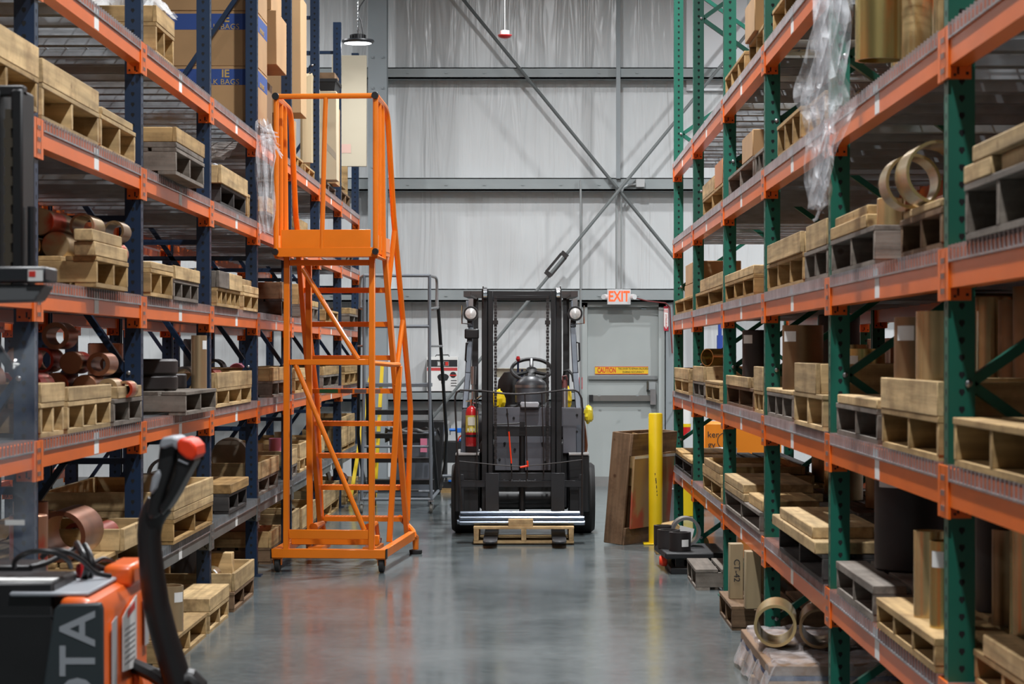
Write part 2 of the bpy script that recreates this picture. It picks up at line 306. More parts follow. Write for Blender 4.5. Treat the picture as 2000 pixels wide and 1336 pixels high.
# conduits
CON = mat('conduit_grey', (.36,.38,.38), .4, metal=.4)
def conduit(label, path, r=.012):
    tag(MB().tube(path, r, 8).build('conduit_pipe', CON), label, 'pipe')
conduit('thin vertical conduit pipe left of the door frame'.replace(' left of',' by'), [W(1134,352,YW-.23), W(1134,900,YW-.23)])
conduit('straight conduit dropping from the brace crossing to the exit sign', [W(1204,368,YW-.24), W(1204,566,YW-.24)])
conduit('bent conduit running from the grey junction box to the exit sign', [W(1242,360,YW-.24),W(1228,361,YW-.24),W(1218,366,YW-.24),W(1213.5,376,YW-.24),W(1213.5,566,YW-.24)])
tag(MB().box(wx(1240),wx(1257),YW-.28,YW-.2,wz(369),wz(353)).build('junction_box', mat('box_grey', (.45,.46,.46), .5), bev=.006), 'grey square junction box on the girt above the exit sign', 'box')
tag(MB().tube([W(1241,582,YW-.25),W(1265,588,YW-.22),W(1300,592,YW-.21),W(1308,600,YW-.18),W(1310,640,YW-.18),W(1313,690,YW-.18)], .008, 6).build('red_cable', mat('cable_red', (.16,.02,.02), .6)), 'dark red cable running from the exit sign past the door', 'cable')
tag(MB().tube([(W(1405,560,YW-.3).x,YW-.21,2.3),W(1405,560,YW-.3),W(1406,640,YW-.3),W(1406,668,YW-.3)], .022, 8).tube([W(1406,655,YW-.3),W(1406,690,YW-.3)], .036, 8).build('air_hose', mat('hose_blue', (.03,.07,.35), .4)), 'blue hose drop hanging on the wall behind the green rack', 'hose')
# hanging alarm
al = thing('alarm_light', 'red and white alarm unit hanging on a thin wire', 'alarm light', W(986,70,22.5))
MB().lathe([(.0,-.03),(.03,-.028),(.06,-.015),(.072,.002),(.072,.008),(.05,.012)], 20).build('red_dish', RED, al)
MB().lathe([(.045,.012),(.045,.05),(.02,.055)], 16).build('white_base', WHITE, al); MB().tube([(0,0,.05),(.0,0,.12),(-.004,0,3.4)], .004, 5).build('wire', mat('wire_grey', (.5,.5,.5), .5), al)
MB().tube([(.02,-.02,-.045),(0,-.02,-.05),(-.02,-.02,-.045)], .003, 5).build('test_ring', CHROME, al)
# high bay lamps
def lamp(x, y, z, label, zc, pw=1.0):
    t_ = thing('high_bay_lamp', label, 'lamp', (x,y,z), 0, 'high bay lamps')
    MB().lathe([(.0,.03),(.165,.03),(.17,.015),(.15,-.005),(.142,-.005),(.142,.012),(.0,.012)], 32).build('housing', DKGREY, t_)
    MB().lathe([(.0,.0),(.14,-.004),(.14,.008),(.0,.010)], 32).build('lens', LENS, t_)
    d_ = MB().lathe([(.075,.03),(.075,.085),(.06,.09)], 20)
    for q in range(16):
        an = 2*PI*q/16; d_.bar((.07*math.cos(an),.07*math.sin(an),.058), (.084*math.cos(an),.084*math.sin(an),.058), .006, .05)
    d_.build('driver', CHAR, t_)
    MB().tube([(0,0,.09),(0,0,.13)], .006, 6).tube([(-.012,0,.13),(0,0,.15),(.012,0,.13),(0,0,.118),(-.012,0,.13)], .003, 5).build('hook', CHROME, t_)
    c_ = MB(); n_ = int((zc-.14)/.034)
    for q in range(n_): c_.tube([(0,0,.14+q*.034),(.005 if q%2 else 0,.0 if q%2 else .005,.157+q*.034),(0,0,.174+q*.034)], .0035, 4)
    c_.build('chain', CHROME, t_)
    MB().tube([(.055,0,.09),(.035,0,.22),(.0,.01,.30),(.02,.01,.38),(.08,.01,.47),(.09,.01,.52)], .007, 6).build('power_cable', BLACK, t_)
    MB().box(.05,.145,-.03,.03,.52,.75).build('ballast_box', WHITE, t_, bev=.004)
    l = bpy.data.lights.new('lamp_light', 'AREA'); l.shape = 'DISK'; l.size = .27; l.energy = LAMP_W*pw; l.color = (.97,.985,1.0); l.spread = PI*.92
    lo = bpy.data.objects.new('lamp_light', l); COL.objects.link(lo); lo.parent = t_; lo.location = (0,0,-.006)
vl = W(699,84,23.6)
lamp(vl.x, vl.y, vl.z, 'round high bay lamp hanging lit beside the grey column', 8.2-vl.z, .07)
for x,y,z in LAMPS: lamp(x,y,z, 'round high bay lamp hanging over the aisle floor', 8.2-z, .45 if x < -5 and y < 20 else 1.0)

# ---------------------------------------------------------------- racks
XL, XR, DEP, PW = -1.89, 1.23, 1.02, .078
YL = [6.40,8.76,11.14,13.52,15.84,18.10,20.48,22.85,25.2]
YR = [4.14,6.77,9.39,11.98,14.52,17.2,19.5]
ZL = [.53,1.205,1.815,2.44,3.05]
ZR = [.575,1.21,1.85,2.50,3.15]
def post_mesh(m, hgt=4.85, side=1):
    w, d = PW, .076; t = .006; b = MB()
    # open section: aisle face, two side webs, two lips
    b.box(0,t,-d,0,0,hgt); b.box(0,w,-d,-d+t,0,hgt); b.box(0,w,-t,0,0,hgt); b.box(w-t,w,-d,-d+.022,0,hgt); b.box(w-t,w,-.022,0,0,hgt)
    z = .06
    while z < hgt-.05:
        for yy in (-d-.0006,):
            b.add([(w*.5-.007,yy,z+.01),(w*.5+.007,yy,z+.01),(w*.5+.009,yy,z),(w*.5,yy,z-.012),(w*.5-.009,yy,z)], [(4,3,2,1,0)], 1)
        b.add([(-.0006,-d/2-.008,z+.01),(-.0006,-d/2+.008,z+.01),(-.0006,-d/2+.01,z),(-.0006,-d/2,z-.012),(-.0006,-d/2-.01,z)], [(0,1,2,3,4)], 1)
        z += .0508
    return b.mesh('upright_post', [m, HOLE])
def deck_meshes(L, dep):
    w = MB(); n = max(4, int(L/.055)); r = .003
    for i in range(n+1):
        y = -L/2+L*i/n
        w.bar((-.004,y,.003),(dep,y,.003), r*2, r*2); w.bar((-.0085,y,.006),(-.0085,y,-.045), r*2, r*2, up=(1,0,0))
    for x in [-.0085]+[.10*q for q in range(0, int(dep/.1)+1)]:
        w.bar((x,-L/2,-.003 if x > 0 else -.04),(x,L/2,-.003 if x > 0 else -.04), r*2, r*2)
    c = MB().box(.058,dep-.058,-.045,.045,-.0095,-.0075).box(.058,dep-.058,-.045,-.042,-.042,-.0095).box(.058,dep-.058,.042,.045,-.042,-.0095)
    return w.mesh('wire_mesh', GALV), c.mesh('support_channel', GALV)
def beam_meshes(L, hgt, m, tagm=True):
    b = MB().box(-.004,.04,-L/2,L/2,-hgt,0).box(.04,.055,-L/2,L/2,-hgt,-.03)
    c1 = MB().box(-.010,-.002,-L/2-.04,-L/2+.045,-.148,.006).box(-.010,.066,-L/2-.003,-L/2+.004,-.148,.004)      # end at the near post
    c2 = MB().box(-.010,-.002,L/2-.045,L/2+.038,-.148,.006).box(-.010,.066,L/2-.006,L/2+.002,-.148,.004)
    for z in (-.03,-.075,-.12):
        c1.box(-.0135,-.010,-L/2-.03,-L/2-.018,z-.008,z+.008,1); c2.box(-.0135,-.010,L/2+.014,L/2+.026,z-.008,z+.008,1)
    c2.box(.024,.030,L/2-.0075,L/2-.006,-.134,-.112,2); c2.box(.05,.058,L/2-.0075,L/2-.006,-.135,-.127,2); c2.box(.014,.021,L/2-.0075,L/2-.006,-.139,-.132,2)
    lab = MB().box(-.0052,-.004,-.05,.05,-hgt+.004,-.004)
    return b.mesh('beam', m), c1.mesh('connector', [ORANGE if m is not GREYB else GREYB, STEEL, HOLE]), c2.mesh('connector', [ORANGE if m is not GREYB else GREYB, STEEL, HOLE]), lab.mesh('bin_label', WHITE)
BOLT = MB().lathe([(.011,0),(.011,.01),(.006,.013)], 8, 0, Matrix.Rotation(PI/2,4,'X')).mesh('bolt', STEEL)
def rack(label, X, sgn, Ys, Zs, m, hgt=4.85, nodes=(), horiz=(), beammat=lambda b,l: ORANGE, bh=.10, skip=lambda b,l: False, deck=True, decklab='', swap=(), rear=True, ord_=None):
    t_ = thing('pallet_rack', label, 'pallet rack', (X,0,0))
    pm = post_mesh(m, hgt); mx = Matrix.Scale(sgn,4,(1,0,0))
    if sgn < 0:
        pm.transform(mx); pm.flip_normals()
    hm = m
    foot = MB().box(-.03,PW+.03,-.11,.03,0,.008).mesh('foot_plate', m)
    for i, y in enumerate(Ys):
        for q in (0,1):
            if q and not rear: continue
            xo = sgn*(DEP-PW)*q
            p = inst('upright_post', pm, t_, (xo,y,0))
            if q:
                p.scale = (-1,1,1); p.location.x = sgn*DEP
            inst('foot_plate', foot, p, (0 if sgn > 0 else -PW,0,0))
        zz = list(nodes); 
        for (za, zb_) in zz:
            if y in swap: za, zb_ = za+.65, zb_+.65
            if max(za, zb_) > hgt: continue
            MB().bar((sgn*(PW-.01),y-.038,za),(sgn*(DEP-PW+.01),y-.038,zb_), .03, .042, up=(0,1,0)).build('brace', m, t_)
        for z in horiz:
            MB().bar((sgn*(PW-.01),y-.038,z),(sgn*(DEP-PW+.01),y-.038,z), .03, .042, up=(0,1,0)).build('brace', m, t_)
        for za in sorted({a_+(.65 if y in swap else 0) for a_, b_ in zz}):
            if za < hgt: inst('bolt', BOLT, t_, (sgn*(PW-.02),y-.077,za))
    cache = {}
    for i in range(len(Ys)-1):
        y0, y1 = Ys[i], Ys[i+1]-.076; L = y1-y0; ym = (y0+y1)/2; key = round(L,3)
        for l, z in enumerate(Zs):
            if skip(i,l): continue
            bm_ = beammat(i,l); kk = (key, bm_.name)
            if kk not in cache: cache[kk] = beam_meshes(L, bh, bm_)
            b_, c1, c2, lab = cache[kk]
            for q in ((0,1) if rear else (0,)):
                o = inst('shelf_beam', b_, t_, (0 if not q else sgn*DEP, ym, z))
                flip = (sgn < 0) != bool(q)
                o.scale = (-1 if flip else 1, 1, 1)
                inst('connector', c1, o); inst('connector', c2, o)
                if not q: inst('bin_label', lab, o)
            if deck:
                if ('d',key) not in cache: cache[('d',key)] = deck_meshes(L-.11, DEP)
                wm, cm = cache[('d',key)]
                shelf = ['lowest','second','third','fourth','top'][l]
                n_ = len(Ys)-2-i
                dk = thing('wire_deck', 'galvanised wire deck in the %s bay from the wall on %s shelf of %s rack' % (ORD[n_], shelf, decklab), 'wire deck', (X, ym, z+.0065), 0, 'wire decks of the %s rack' % decklab)
                o = inst('wire_mesh', wm, dk); o.scale = (sgn,1,1)
                nch = 7
                for q in range(nch):
                    o = inst('support_channel', cm, dk, (0,-L/2+L*(q+.5)/nch,0)); o.scale = (sgn,1,1)
    return t_
ORD = ['first','second','third','fourth','fifth','sixth','seventh','eighth','ninth','tenth','eleventh','twelfth','thirteenth','fourteenth','fifteenth','sixteenth']
rack('long pallet rack with blue uprights and orange beams beside the tall ladder', XL, -1, YL, ZL, BLUE, nodes=((1.45,2.72),(1.45,.2),(4.12,2.82)), horiz=(1.02,2.2,4.23,4.55),
     beammat=lambda b,l: GREYB if (l == 0 and b >= 2) else ORANGE, decklab='blue')
rack('long pallet rack with green uprights and orange beams beside the yellow bollard', XR, 1, YR, ZR, GREEN, nodes=((.157,.78),(1.457,.83),(1.457,2.08),(2.76,2.13),(2.76,3.38),(4.06,3.43),(4.06,4.7)), bh=.112, decklab='green', swap=(19.5,))
rack('dark pallet rack standing back to back behind the blue rack', XL-DEP-.25, -1, [y+.1 for y in YL[:7]], ZL[:4], NAVY, nodes=((1.45,2.72),(1.45,.2)), bh=.09, deck=False)
rack('dark green pallet rack standing back to back behind the green rack', XR+DEP+.25, 1, [y+.1 for y in YR], ZR[:4], GREEN, nodes=((1.457,.83),(1.457,2.08)), bh=.09, deck=False)
# ---------------------------------------------------------------- goods on the shelves
REG = []
SHELF = {-1:'floor row', 0:'lowest shelf', 1:'second shelf', 2:'third shelf', 3:'fourth shelf', 4:'top shelf'}
def reg(o, desc, noun, cat, r, Y, group=None): REG.append((o, desc, noun, cat, r['sd'], r['lv'], Y, group))
def sgn(sd): return -1 if sd == 'L' else 1
def deckz(sd, lv): return 0.0 if lv < 0 else (ZL if sd == 'L' else ZR)[lv]+.0125
TONE = {'pale':'pale', 'tan':'tan', 'honey':'honey coloured', 'grey':'weathered grey', 'dark':'dark grey', 'brown':'dark brown'}
def clampY(sd, Y0, Y1):
    for y in (YL if sd == 'L' else YR):
        a, b = y-.135, y+.055
        if Y0 < b and Y1 > a:
            if y-.04-Y0 > Y1-y+.04: Y1 = min(Y1, a)
            else: Y0 = max(Y0, b)
    return Y0, Y1
def P(sd, lv, xa, xb, tone='pale', d=.0, D=.92, h=.13, ns=3, loads=(), z=None, yw=0, tb=.02):
    """pallet whose aisle face spans the aisle between two sight lines; loads stand on it"""
    X = (1.89 if sd == 'L' else 1.23)+d
    Y0, Y1 = FP*X/abs(xa-CX), FP*X/abs(xb-CX); s = sgn(sd); z = deckz(sd,lv) if z is None else z
    Y0, Y1 = clampY(sd, Y0, Y1)
    L = Y1-Y0; e = thing('wooden_pallet', None, 'pallet', (s*X, (Y0+Y1)/2, z))
    t = tb; b = MB(); n = max(3, round(D/.13)); bw = D/n
    for k in range(n):
        w_ = bw*(.98 if k in (0,n-1) else R.uniform(.72,.9)); x = bw*(k+.5); j = R.uniform(-.006,.006)
        b.box(s*(x-w_/2), s*(x+w_/2), -L/2+j*.5, L/2-j*.3, h-t+j*.06, h+min(j,0)*.08)
    b.build('deck_boards', WD(tone,'y'), e, bev=.002)
    for k in range(ns):
        y = -L/2+.018+(L-.036)*k/(ns-1)+(R.uniform(-.03,.03) if 0 < k < ns-1 else 0)
        MB().box(s*.004, s*(D-.004), y-.017, y+.017, t*.9, h-t).build('stringer', WD(tone,'x'), e, bev=.002)
    for x in (.05, D/2, D-.05): MB().box(s*(x-.045), s*(x+.045), -L/2+R.uniform(0,.01), L/2-R.uniform(0,.01), 0, t*.9).build('bottom_board', WD(tone,'y'), e)
    if yw: e.rotation_euler.z = yw
    r = dict(sd=sd, lv=lv, X=X, Y0=Y0, Y1=Y1, D=D, z=z+h, s=s)
    reg(e, TONE[tone]+' wooden', 'pallet', 'pallet', r, (Y0+Y1)/2, 'wooden pallets')
    for ld in loads: ld(r)
    return r
def shelf(sd, lv, xa, xb, d=.05, loads=()):
    X = (1.89 if sd == 'L' else 1.23)+d
    r = dict(sd=sd, lv=lv, X=X, Y0=FP*X/abs(xa-CX), Y1=FP*X/abs(xb-CX), D=.9, z=deckz(sd,lv), s=sgn(sd))
    for ld in loads: ld(r)
    return r
def C(h=.1, tone='pale', u0=0, u1=1, d=.0, D=None, inside=(), t=.022, dz=0, lid=False):
    def f(r):
        D_ = D or r['D']-.02; s = r['s']; Ya = r['Y0']+(r['Y1']-r['Y0'])*u0; Yb = r['Y0']+(r['Y1']-r['Y0'])*u1; L = Yb-Ya
        e = thing('wooden_crate', None, 'crate', (s*(r['X']+d), (Ya+Yb)/2, r['z']+dz))
        MB().box(0,s*t,-L/2,L/2,0,h).build('side_board', WD(tone,'y'), e, bev=.0025); MB().box(s*(D_-t),s*D_,-L/2,L/2,0,h).build('side_board', WD(tone,'y'), e)
        for y in (-L/2, L/2-t*1.1): MB().box(s*t,s*(D_-t),y,y+t*1.1,0,h*.985).build('end_board', WD(tone,'x'), e, bev=.0025)
        MB().box(s*t,s*(D_-t),-L/2+t*1.1,L/2-t*1.1,0,.012).build('crate_floor', WD(tone,'x'), e)
        reg(e, TONE[tone]+' wooden', 'crate', 'crate', r, (Ya+Yb)/2, 'wooden crates')
        q = dict(r, X=r['X']+d+t, Y0=Ya+t, Y1=Yb-t, D=D_-2*t, z=r['z']+dz+.0125); q2 = dict(r, X=r['X']+d, Y0=Ya, Y1=Yb, D=D_, z=r['z']+dz+h+.001)
        for ld in inside: ld(q2 if getattr(ld, 'top', 0) else q)
    return f
def top(ld): ld.top = 1; return ld
def B(h=.05, tone='pale', u0=0, u1=1, d=.0, D=.3, dz=0, yaw=0):
    def f(r):
        s = r['s']; Ya = r['Y0']+(r['Y1']-r['Y0'])*u0; Yb = r['Y0']+(r['Y1']-r['Y0'])*u1; L = Yb-Ya
        o = MB().box(0,s*D,-L/2,L/2,0,h).build('timber_block', WD(tone, 'y' if L > D else 'x'), None, (s*(r['X']+d), (Ya+Yb)/2, r['z']+dz), (0,0,yaw), bev=.004)
        reg(o, TONE[tone], 'timber block', 'timber', r, (Ya+Yb)/2, 'timber blocks')
    return f
MN = {'bronze':(BRONZE,'shiny bronze'), 'brass':(BRASS,'bright brass'), 'dull':(BRONZD,'dull bronze'), 'copper':(COPPER,'copper'), 'bred':(BRONZR,'bronze red-marked'), 'cred':(COPPR,'copper red-marked'),
      'iron':(IRON,'dark iron'), 'cast':(IRONG,'grey cast'), 'red':(REDBR,'red painted'), 'steel':(STEEL,'steel'), 'pink':(PINK,'pink ended')}
def cyl(r, Y, d, rad, L, m, axis, wall, dz, tagp, yaw=0):
    s = r['s']; M = along(axis); b = MB()
    if axis == 'z':
        nx = (ZL if r['sd'] == 'L' else ZR)+[99]; fx_ = r['X']+d-(1.89 if r['sd'] == 'L' else 1.23); L = min(L, nx[r['lv']+1]-(.168 if -rad-.012 < fx_ < rad+.07 else .052)-r['z']-dz)
    if wall: b.ring(rad, rad-wall, L, 32, 0, Matrix.Translation((0,0,0)) @ M)
    else: b.lathe([(rad*.94,0),(rad,rad*.06),(rad,L-rad*.06),(rad*.94,L)], 32, 0, M)
    z = r['z']+dz+(0 if axis == 'z' else rad)
    x = s*(r['X']+d)
    if axis == 'x' and s < 0: x -= L
    mm, nm = MN[m]
    noun = ('tube' if wall else 'bar') if L > rad*1.2 else ('ring' if wall else 'disc')
    name = {'tube':'metal_tube','bar':'metal_bar','ring':'metal_ring','disc':'metal_disc'}[noun]
    if tagp:
        o = thing(name, None, noun, (x, Y, z)); b.build('metal_body', mm, o)
        if axis == 'z': MB().sheet(lambda a, c: ((rad+.0015)*math.cos(-PI/2-s*.9+a*.75-.3), (rad+.0015)*math.sin(-PI/2-s*.9+a*.75-.3), L-.03-c*.05), 5, 1).build('paper_tag', WHITE, o)
        else: MB().sheet(lambda a, c: ((-s)*(rad+.0015)*math.cos(a*.9+.1), .02+c*.05, (rad+.0015)*math.sin(a*.9+.1)), 5, 1).build('paper_tag', WHITE, o)
    else: o = b.build(name, mm, None, (x, Y, z))
    if yaw: o.rotation_euler.z = yaw
    reg(o, {'y':'lying ','x':'end-on ','z':'upright '}[axis]+nm, noun, noun, r, Y, 'metal bars, tubes and rings on the racks')
def T(u, d, rad, L, m='bronze', wall=0, dz=0, tagp=0, axis='y', yaw=0):
    return lambda r: cyl(r, r['Y0']+(r['Y1']-r['Y0'])*u, d, rad, L, m, axis, wall, dz, tagp, yaw)
def A(px, Y, rad, L, m='bronze', wall=0, dz=0, tagp=0, axis='y', yaw=0):
    """lying bar whose end stands on a sight line at depth Y, resting dz above the load's floor"""
    def f(r):
        x = (px-CX)*Y/FP; cyl(r, Y, abs(x)-r['X'], rad, L, m, axis, wall, dz, tagp, yaw)
    return f
def V(u, d, rad, L, m='bronze', wall=.012, dz=0, tagp=0): return T(u, d, rad, L, m, wall, dz, tagp, 'z')
def PILE(n, rad, L, mats, d=.12, D=.7, u0=.1, rows=2, wall=0, dz=0, axis='y'):
    """a stacked pile of lying bars, second row in the gaps of the first"""
    def f(r):
        q = random.Random(n*7+int(r['Y0']*31))
        k = max(1, int((D)/(2*rad+.002)))
        cnt = 0
        for row in range(rows):
            for i in range(k-row):
                if cnt >= n: return
                dd = d+rad+(2*rad+.002)*(i+row*.5)
                cyl(r, r['Y0']+(r['Y1']-r['Y0'])*u0+q.uniform(0,.05), dd, rad, L*q.uniform(.75,1.0), mats[cnt % len(mats)], 'y', wall, dz+row*rad*1.74, 0); cnt += 1
    return f
def BOX(h, u0=0, u1=1, d=0, D=.4, m=None, dz=0, desc='brown', bands=False):
    def f(r):
        s = r['s']; Ya = r['Y0']+(r['Y1']-r['Y0'])*u0; Yb = r['Y0']+(r['Y1']-r['Y0'])*u1; L = Yb-Ya
        e = thing('cardboard_box', None, 'box', (s*(r['X']+d), (Ya+Yb)/2, r['z']+dz)); MB().box(0,s*D,-L/2,L/2,0,h).build('carton', m or CARD, e, bev=.004)
        MB().box(0,s*D,-.025,.025,h,h+.0008).build('packing_tape', CARDP, e)
        if bands:
            b = MB().box(-s*.001,s*(D+.001),-L/2-.001,L/2+.001,h*.66,h*.95); b.build('printed_band', BLUEINK, e)
            text('BULK BAGS', .055, GOLDINK, e, (s*D*.36,-L/2-.002,h*.71), (PI/2,0,0)); text('PRAIRIE'[-2:], .075, GOLDINK, e, (s*D*.30,-L/2-.002,h*.86), (PI/2,0,0), bold=.002)
            text('BULK BAGS', .05, GOLDINK, e, (-s*.002,0,h*.72), (PI/2,0,s*-PI/2))
        reg(e, desc+' cardboard', 'box', 'box', r, (Ya+Yb)/2, 'cardboard boxes')
    return f
# ================= BLUE RACK =================
# top shelf
P('L',4,306,341,'tan',.0,.8,.16,loads=[C(.085,'tan',0,1,0,.78,dz=.001)])
P('L',4,498,522,'grey',.02,.95,.10,loads=[BOX(.385,.02,.98,.0,.72,bands=True),BOX(.385,.02,.98,.0,.72,dz=.386,bands=True,desc='blue banded'),BOX(.40,.02,.98,.0,.72,dz=.773,bands=True)])
P('L',4,524,545,'brown',.03,.9,.10,loads=[BOX(.42,.05,.98,.05,.6,desc='dark brown',m=mat('dark_card',(.17,.095,.045),.85)),BOX(.40,.0,.96,-.06,.6,dz=.5,desc='pale brown'),BOX(.4,.0,.98,-.02,.6,dz=.901)])
P('L',4,573,592,'tan',.02,.9,.1,loads=[BOX(.95,.0,.6,-.06,.35,dz=.32,m=mat('tall_card',(.50,.32,.16),.85),desc='tall light brown'),BOX(.32,.1,.9,.05,.5)])
P('L',4,597,617,'tan',.03,.8,.1)
P('L',4,630,656,'grey',.03,.8,.1)
P('L',4,659,684,'brown',.0,.8,.12,loads=[B(.05,'tan',.0,.6,.05,.5),B(.05,'tan',.05,.7,.02,.4,dz=.051)])
# fourth shelf
P('L',3,-60,76,'tan',-.04,.8,.13,loads=[C(.115,'pale',.02,1,0,.78)])
P('L',3,84,195,'pale',.0,.85,.145,2+1,loads=[C(.095,'pale',.0,.98,0,.83)])
P('L',3,198,266,'pale',.01,.8,.155,loads=[B(.035,'pale',.03,.9,.0,.5)])
P('L',3,345,400,'grey',-.10,.9,.135,loads=[C(.075,'tan',.0,1.0,.0,.55,dz=.03),B(.028,'grey',.0,.95,.0,.8)])
P('L',3,432,481,'dark',-.01,.8,.125,loads=[C(.11,'pale',-.05,1,-.01,.6,inside=[B(.15,'grey',.1,.4,.1,.2),BOX(.16,.5,.9,.1,.2,m=mat('grey_box',(.4,.42,.45),.5),desc='grey')])])
P('L',3,484,489,'tan',.0,.5,.16)
P('L',3,521,548,'grey',.02,.8,.12,loads=[C(.11,'tan',.0,1,.0,.6,inside=[T(.05,.2,.06,.3,'steel',.008)])])
P('L',3,577,601,'grey',.03,.8,.12,loads=[C(.09,'tan',.0,1,.0,.7)])
P('L',3,628,655,'grey',.02,.8,.12,loads=[B(.06,'tan',.0,.8,.02,.5)])
P('L',3,662,690,'grey',-.04,.8,.12,loads=[B(.09,'grey',.0,.35,.02,.3),B(.06,'tan',.4,.9,.0,.5,yaw=.1)])
# third shelf
P('L',2,190,252,'tan',-.06,.95,.13,loads=[B(.06,'pale',-.06,.95,.0,.09),B(.05,'pale',-.1,.8,.005,.08,dz=.061),
   A(108,10.02,.062,.62,'bred'),A(52,10.0,.060,.6,'bred'),A(188,10.25,.055,.52,'bred',.006),A(78,10.03,.060,.5,'bred',0,.108),A(160,10.28,.056,.27,'bred',.012,.108),A(222,10.58,.048,.2,'dull',.01,.108)])
P('L',2,258,339,'tan',-.03,.92,.135,loads=[B(.035,'pale',.0,1,.0,.5),T(.9,.25,.05,.12,'dull',.02,.035,1)])
P('L',2,341,389,'grey',-.02,.9,.11,4,loads=[C(.07,'pale',.0,1,-.005,.8,inside=[T(.2,.3,.05,.3,'dull'),T(.2,.45,.05,.35,'red')])])
P('L',2,392,470,'tan',-.03,.9,.11,6,loads=[C(.10,'grey',.0,.42,-.01,.7,inside=[T(.2,.3,.045,.3,'red')]),C(.10,'pale',.43,1,-.01,.7,inside=[T(.2,.3,.05,.4,'bred'),V(.5,.2,.04,.13,'bronze')])])
P('L',2,477,513,'pale',-.02,.9,.115,loads=[B(.05,'pale',.0,1,.0,.4),B(.04,'pale',.0,.7,.02,.35,dz=.051)])
P('L',2,551,571,'dark',.0,.92,.13,loads=[C(.13,'brown',.0,1,.0,.9),])
P('L',2,588,604,'grey',.0,.8,.12,loads=[C(.17,'tan',.0,.6,.0,.5)])
P('L',2,606,634,'grey',.0,.8,.12,loads=[B(.05,'tan',.0,.5,.0,.4),B(.05,'tan',.0,.45,.02,.35,dz=.052),B(.04,'tan',.0,.4,.0,.3,dz=.104),C(.05,'tan',.55,1,.0,.6)])
P('L',2,637,661,'tan',.0,.8,.12,loads=[B(.07,'grey',.1,.6,.05,.3),V(.3,.15,.06,.12,'dull',.02,.07)])
P('L',2,670,703,'grey',-.08,.8,.11,loads=[B(.06,'tan',.0,.6,.0,.5),B(.07,'brown',.65,1,.02,.3)])
# second shelf
P('L',1,73,127,'pale',0,.92,.135,loads=[C(.075,'pale',0,1,0,.85,inside=[T(.05,.25,.075,.22,'copper',.03)])])
P('L',1,134,218,'pale',-.01,.92,.13,4,loads=[B(.06,'pale',.0,1,.0,.03),A(56,9.74,.056,.28,'cred'),A(6,9.72,.058,.28,'cred',.02),A(36,9.78,.058,.22,'cred',0,.112)])
P('L',1,224,311,'grey',-.02,.92,.12,loads=[B(.055,'pale',.12,.96,.0,.08),A(108,10.38,.060,.27,'cred',.0),A(165,10.40,.055,.25,'cred',.0),A(52,10.38,.062,.3,'copper',.03),A(210,10.42,.046,.20,'bred',.02),A(242,10.55,.040,.16,'bred',.012),A(80,10.42,.058,.25,'cred',.012,.118),A(138,10.42,.052,.25,'cred',0,.112),A(192,10.46,.054,.22,'copper',.02,.104),A(108,10.44,.062,.22,'copper',.02,.226),A(215,10.62,.07,.12,'dull',.02,.095) if 0 else V(.9,.55,.07,.16,'dull',.02)])
P('L',1,364,423,'grey',-.08,.92,.125,loads=[V(.30,.30,.20,.085,'iron',0),V(.30,.30,.20,.085,'iron',0,.086),V(.92,.30,.14,.085,'iron',0),V(.9,.62,.10,.26,'copper',0),V(.93,.09,.045,.40,'bred',.01,0,1)])
P('L',1,424,492,'pale',-.02,.62,.115,4,loads=[C(.095,'pale',.02,1,.0,.6,inside=[T(.05,.2,.06,.3,'steel',.015,.0),T(.3,.3,.05,.3,'dull',0),T(.5,.15,.05,.3,'red')])])
P('L',1,532,558,'grey',.0,.92,.12,loads=[C(.10,'tan',.0,1,.0,.8,inside=[T(.05,.25,.06,.25,'pink',0,.0),T(.05,.42,.075,.2,'iron',.02,.0),V(.5,.6,.1,.3,'iron',0)])])
P('L',1,577,602,'tan',.0,.9,.12,loads=[C(.08,'pale',.0,1,.0,.7)])
P('L',1,632,662,'grey',.0,.9,.12,loads=[C(.08,'tan',.0,1,.0,.7,inside=[T(.1,.2,.05,.3,'iron'),T(.3,.3,.05,.3,'iron')])])
P('L',1,664,704,'tan',-.03,.9,.13,4,loads=[B(.06,'tan',.0,1,.0,.6),BOX(.05,.2,.5,.1,.2,.061,m=WHITE,desc='small white') if 0 else B(.04,'brown',.6,.9,.1,.3,dz=.061)])
# lowest shelf
P('L',0,175,278,'tan',-.02,.9,.11,loads=[T(.03,.135,.11,.42,'copper',.02),C(.10,'pale',.46,1.0,-.04,.45,inside=[T(.08,.12,.05,.3,'red',.02),T(.25,.24,.05,.3,'red',.02),V(.2,.36,.04,.16,'dull')])])
shelf('L',0,80,100,.06,[V(0,.05,.075,.36,'cred',0),V(.9,.08,.07,.40,'copper',.01)])
P('L',0,340,420,'honey',-.03,.92,.13,loads=[B(.045,'pale',.0,1,.0,.5),C(.10,'pale',.0,1,.0,.7,dz=.046,inside=[V(.3,.2,.06,.16,'cast',0)])])
P('L',0,448,483,'dark',-.02,.92,.125,loads=[B(.06,'honey',.0,1,-.01,.30),T(.1,.42,.11,.07,'steel',.015)])
P('L',0,500,544,'grey',.0,.92,.12,loads=[C(.115,'pale',.0,1,-.005,.5,inside=[T(.2,.22,.135,.09,'cast',0)])])
P('L',0,557,581,'grey',.02,.9,.10,loads=[C(.12,'pale',.0,1,.0,.6,inside=[V(.3,.3,.09,.16,'dull',.02),V(.5,.12,.06,.2,'pink',0)])])
P('L',0,586,606,'pale',.03,.9,.12,loads=[C(.12,'pale',.0,1,.0,.6,inside=[V(.3,.15,.075,.2,'dull',.01,0,1)])])
P('L',0,610,634,'grey',.02,.8,.10,loads=[C(.14,'pale',.0,1,.0,.6)])
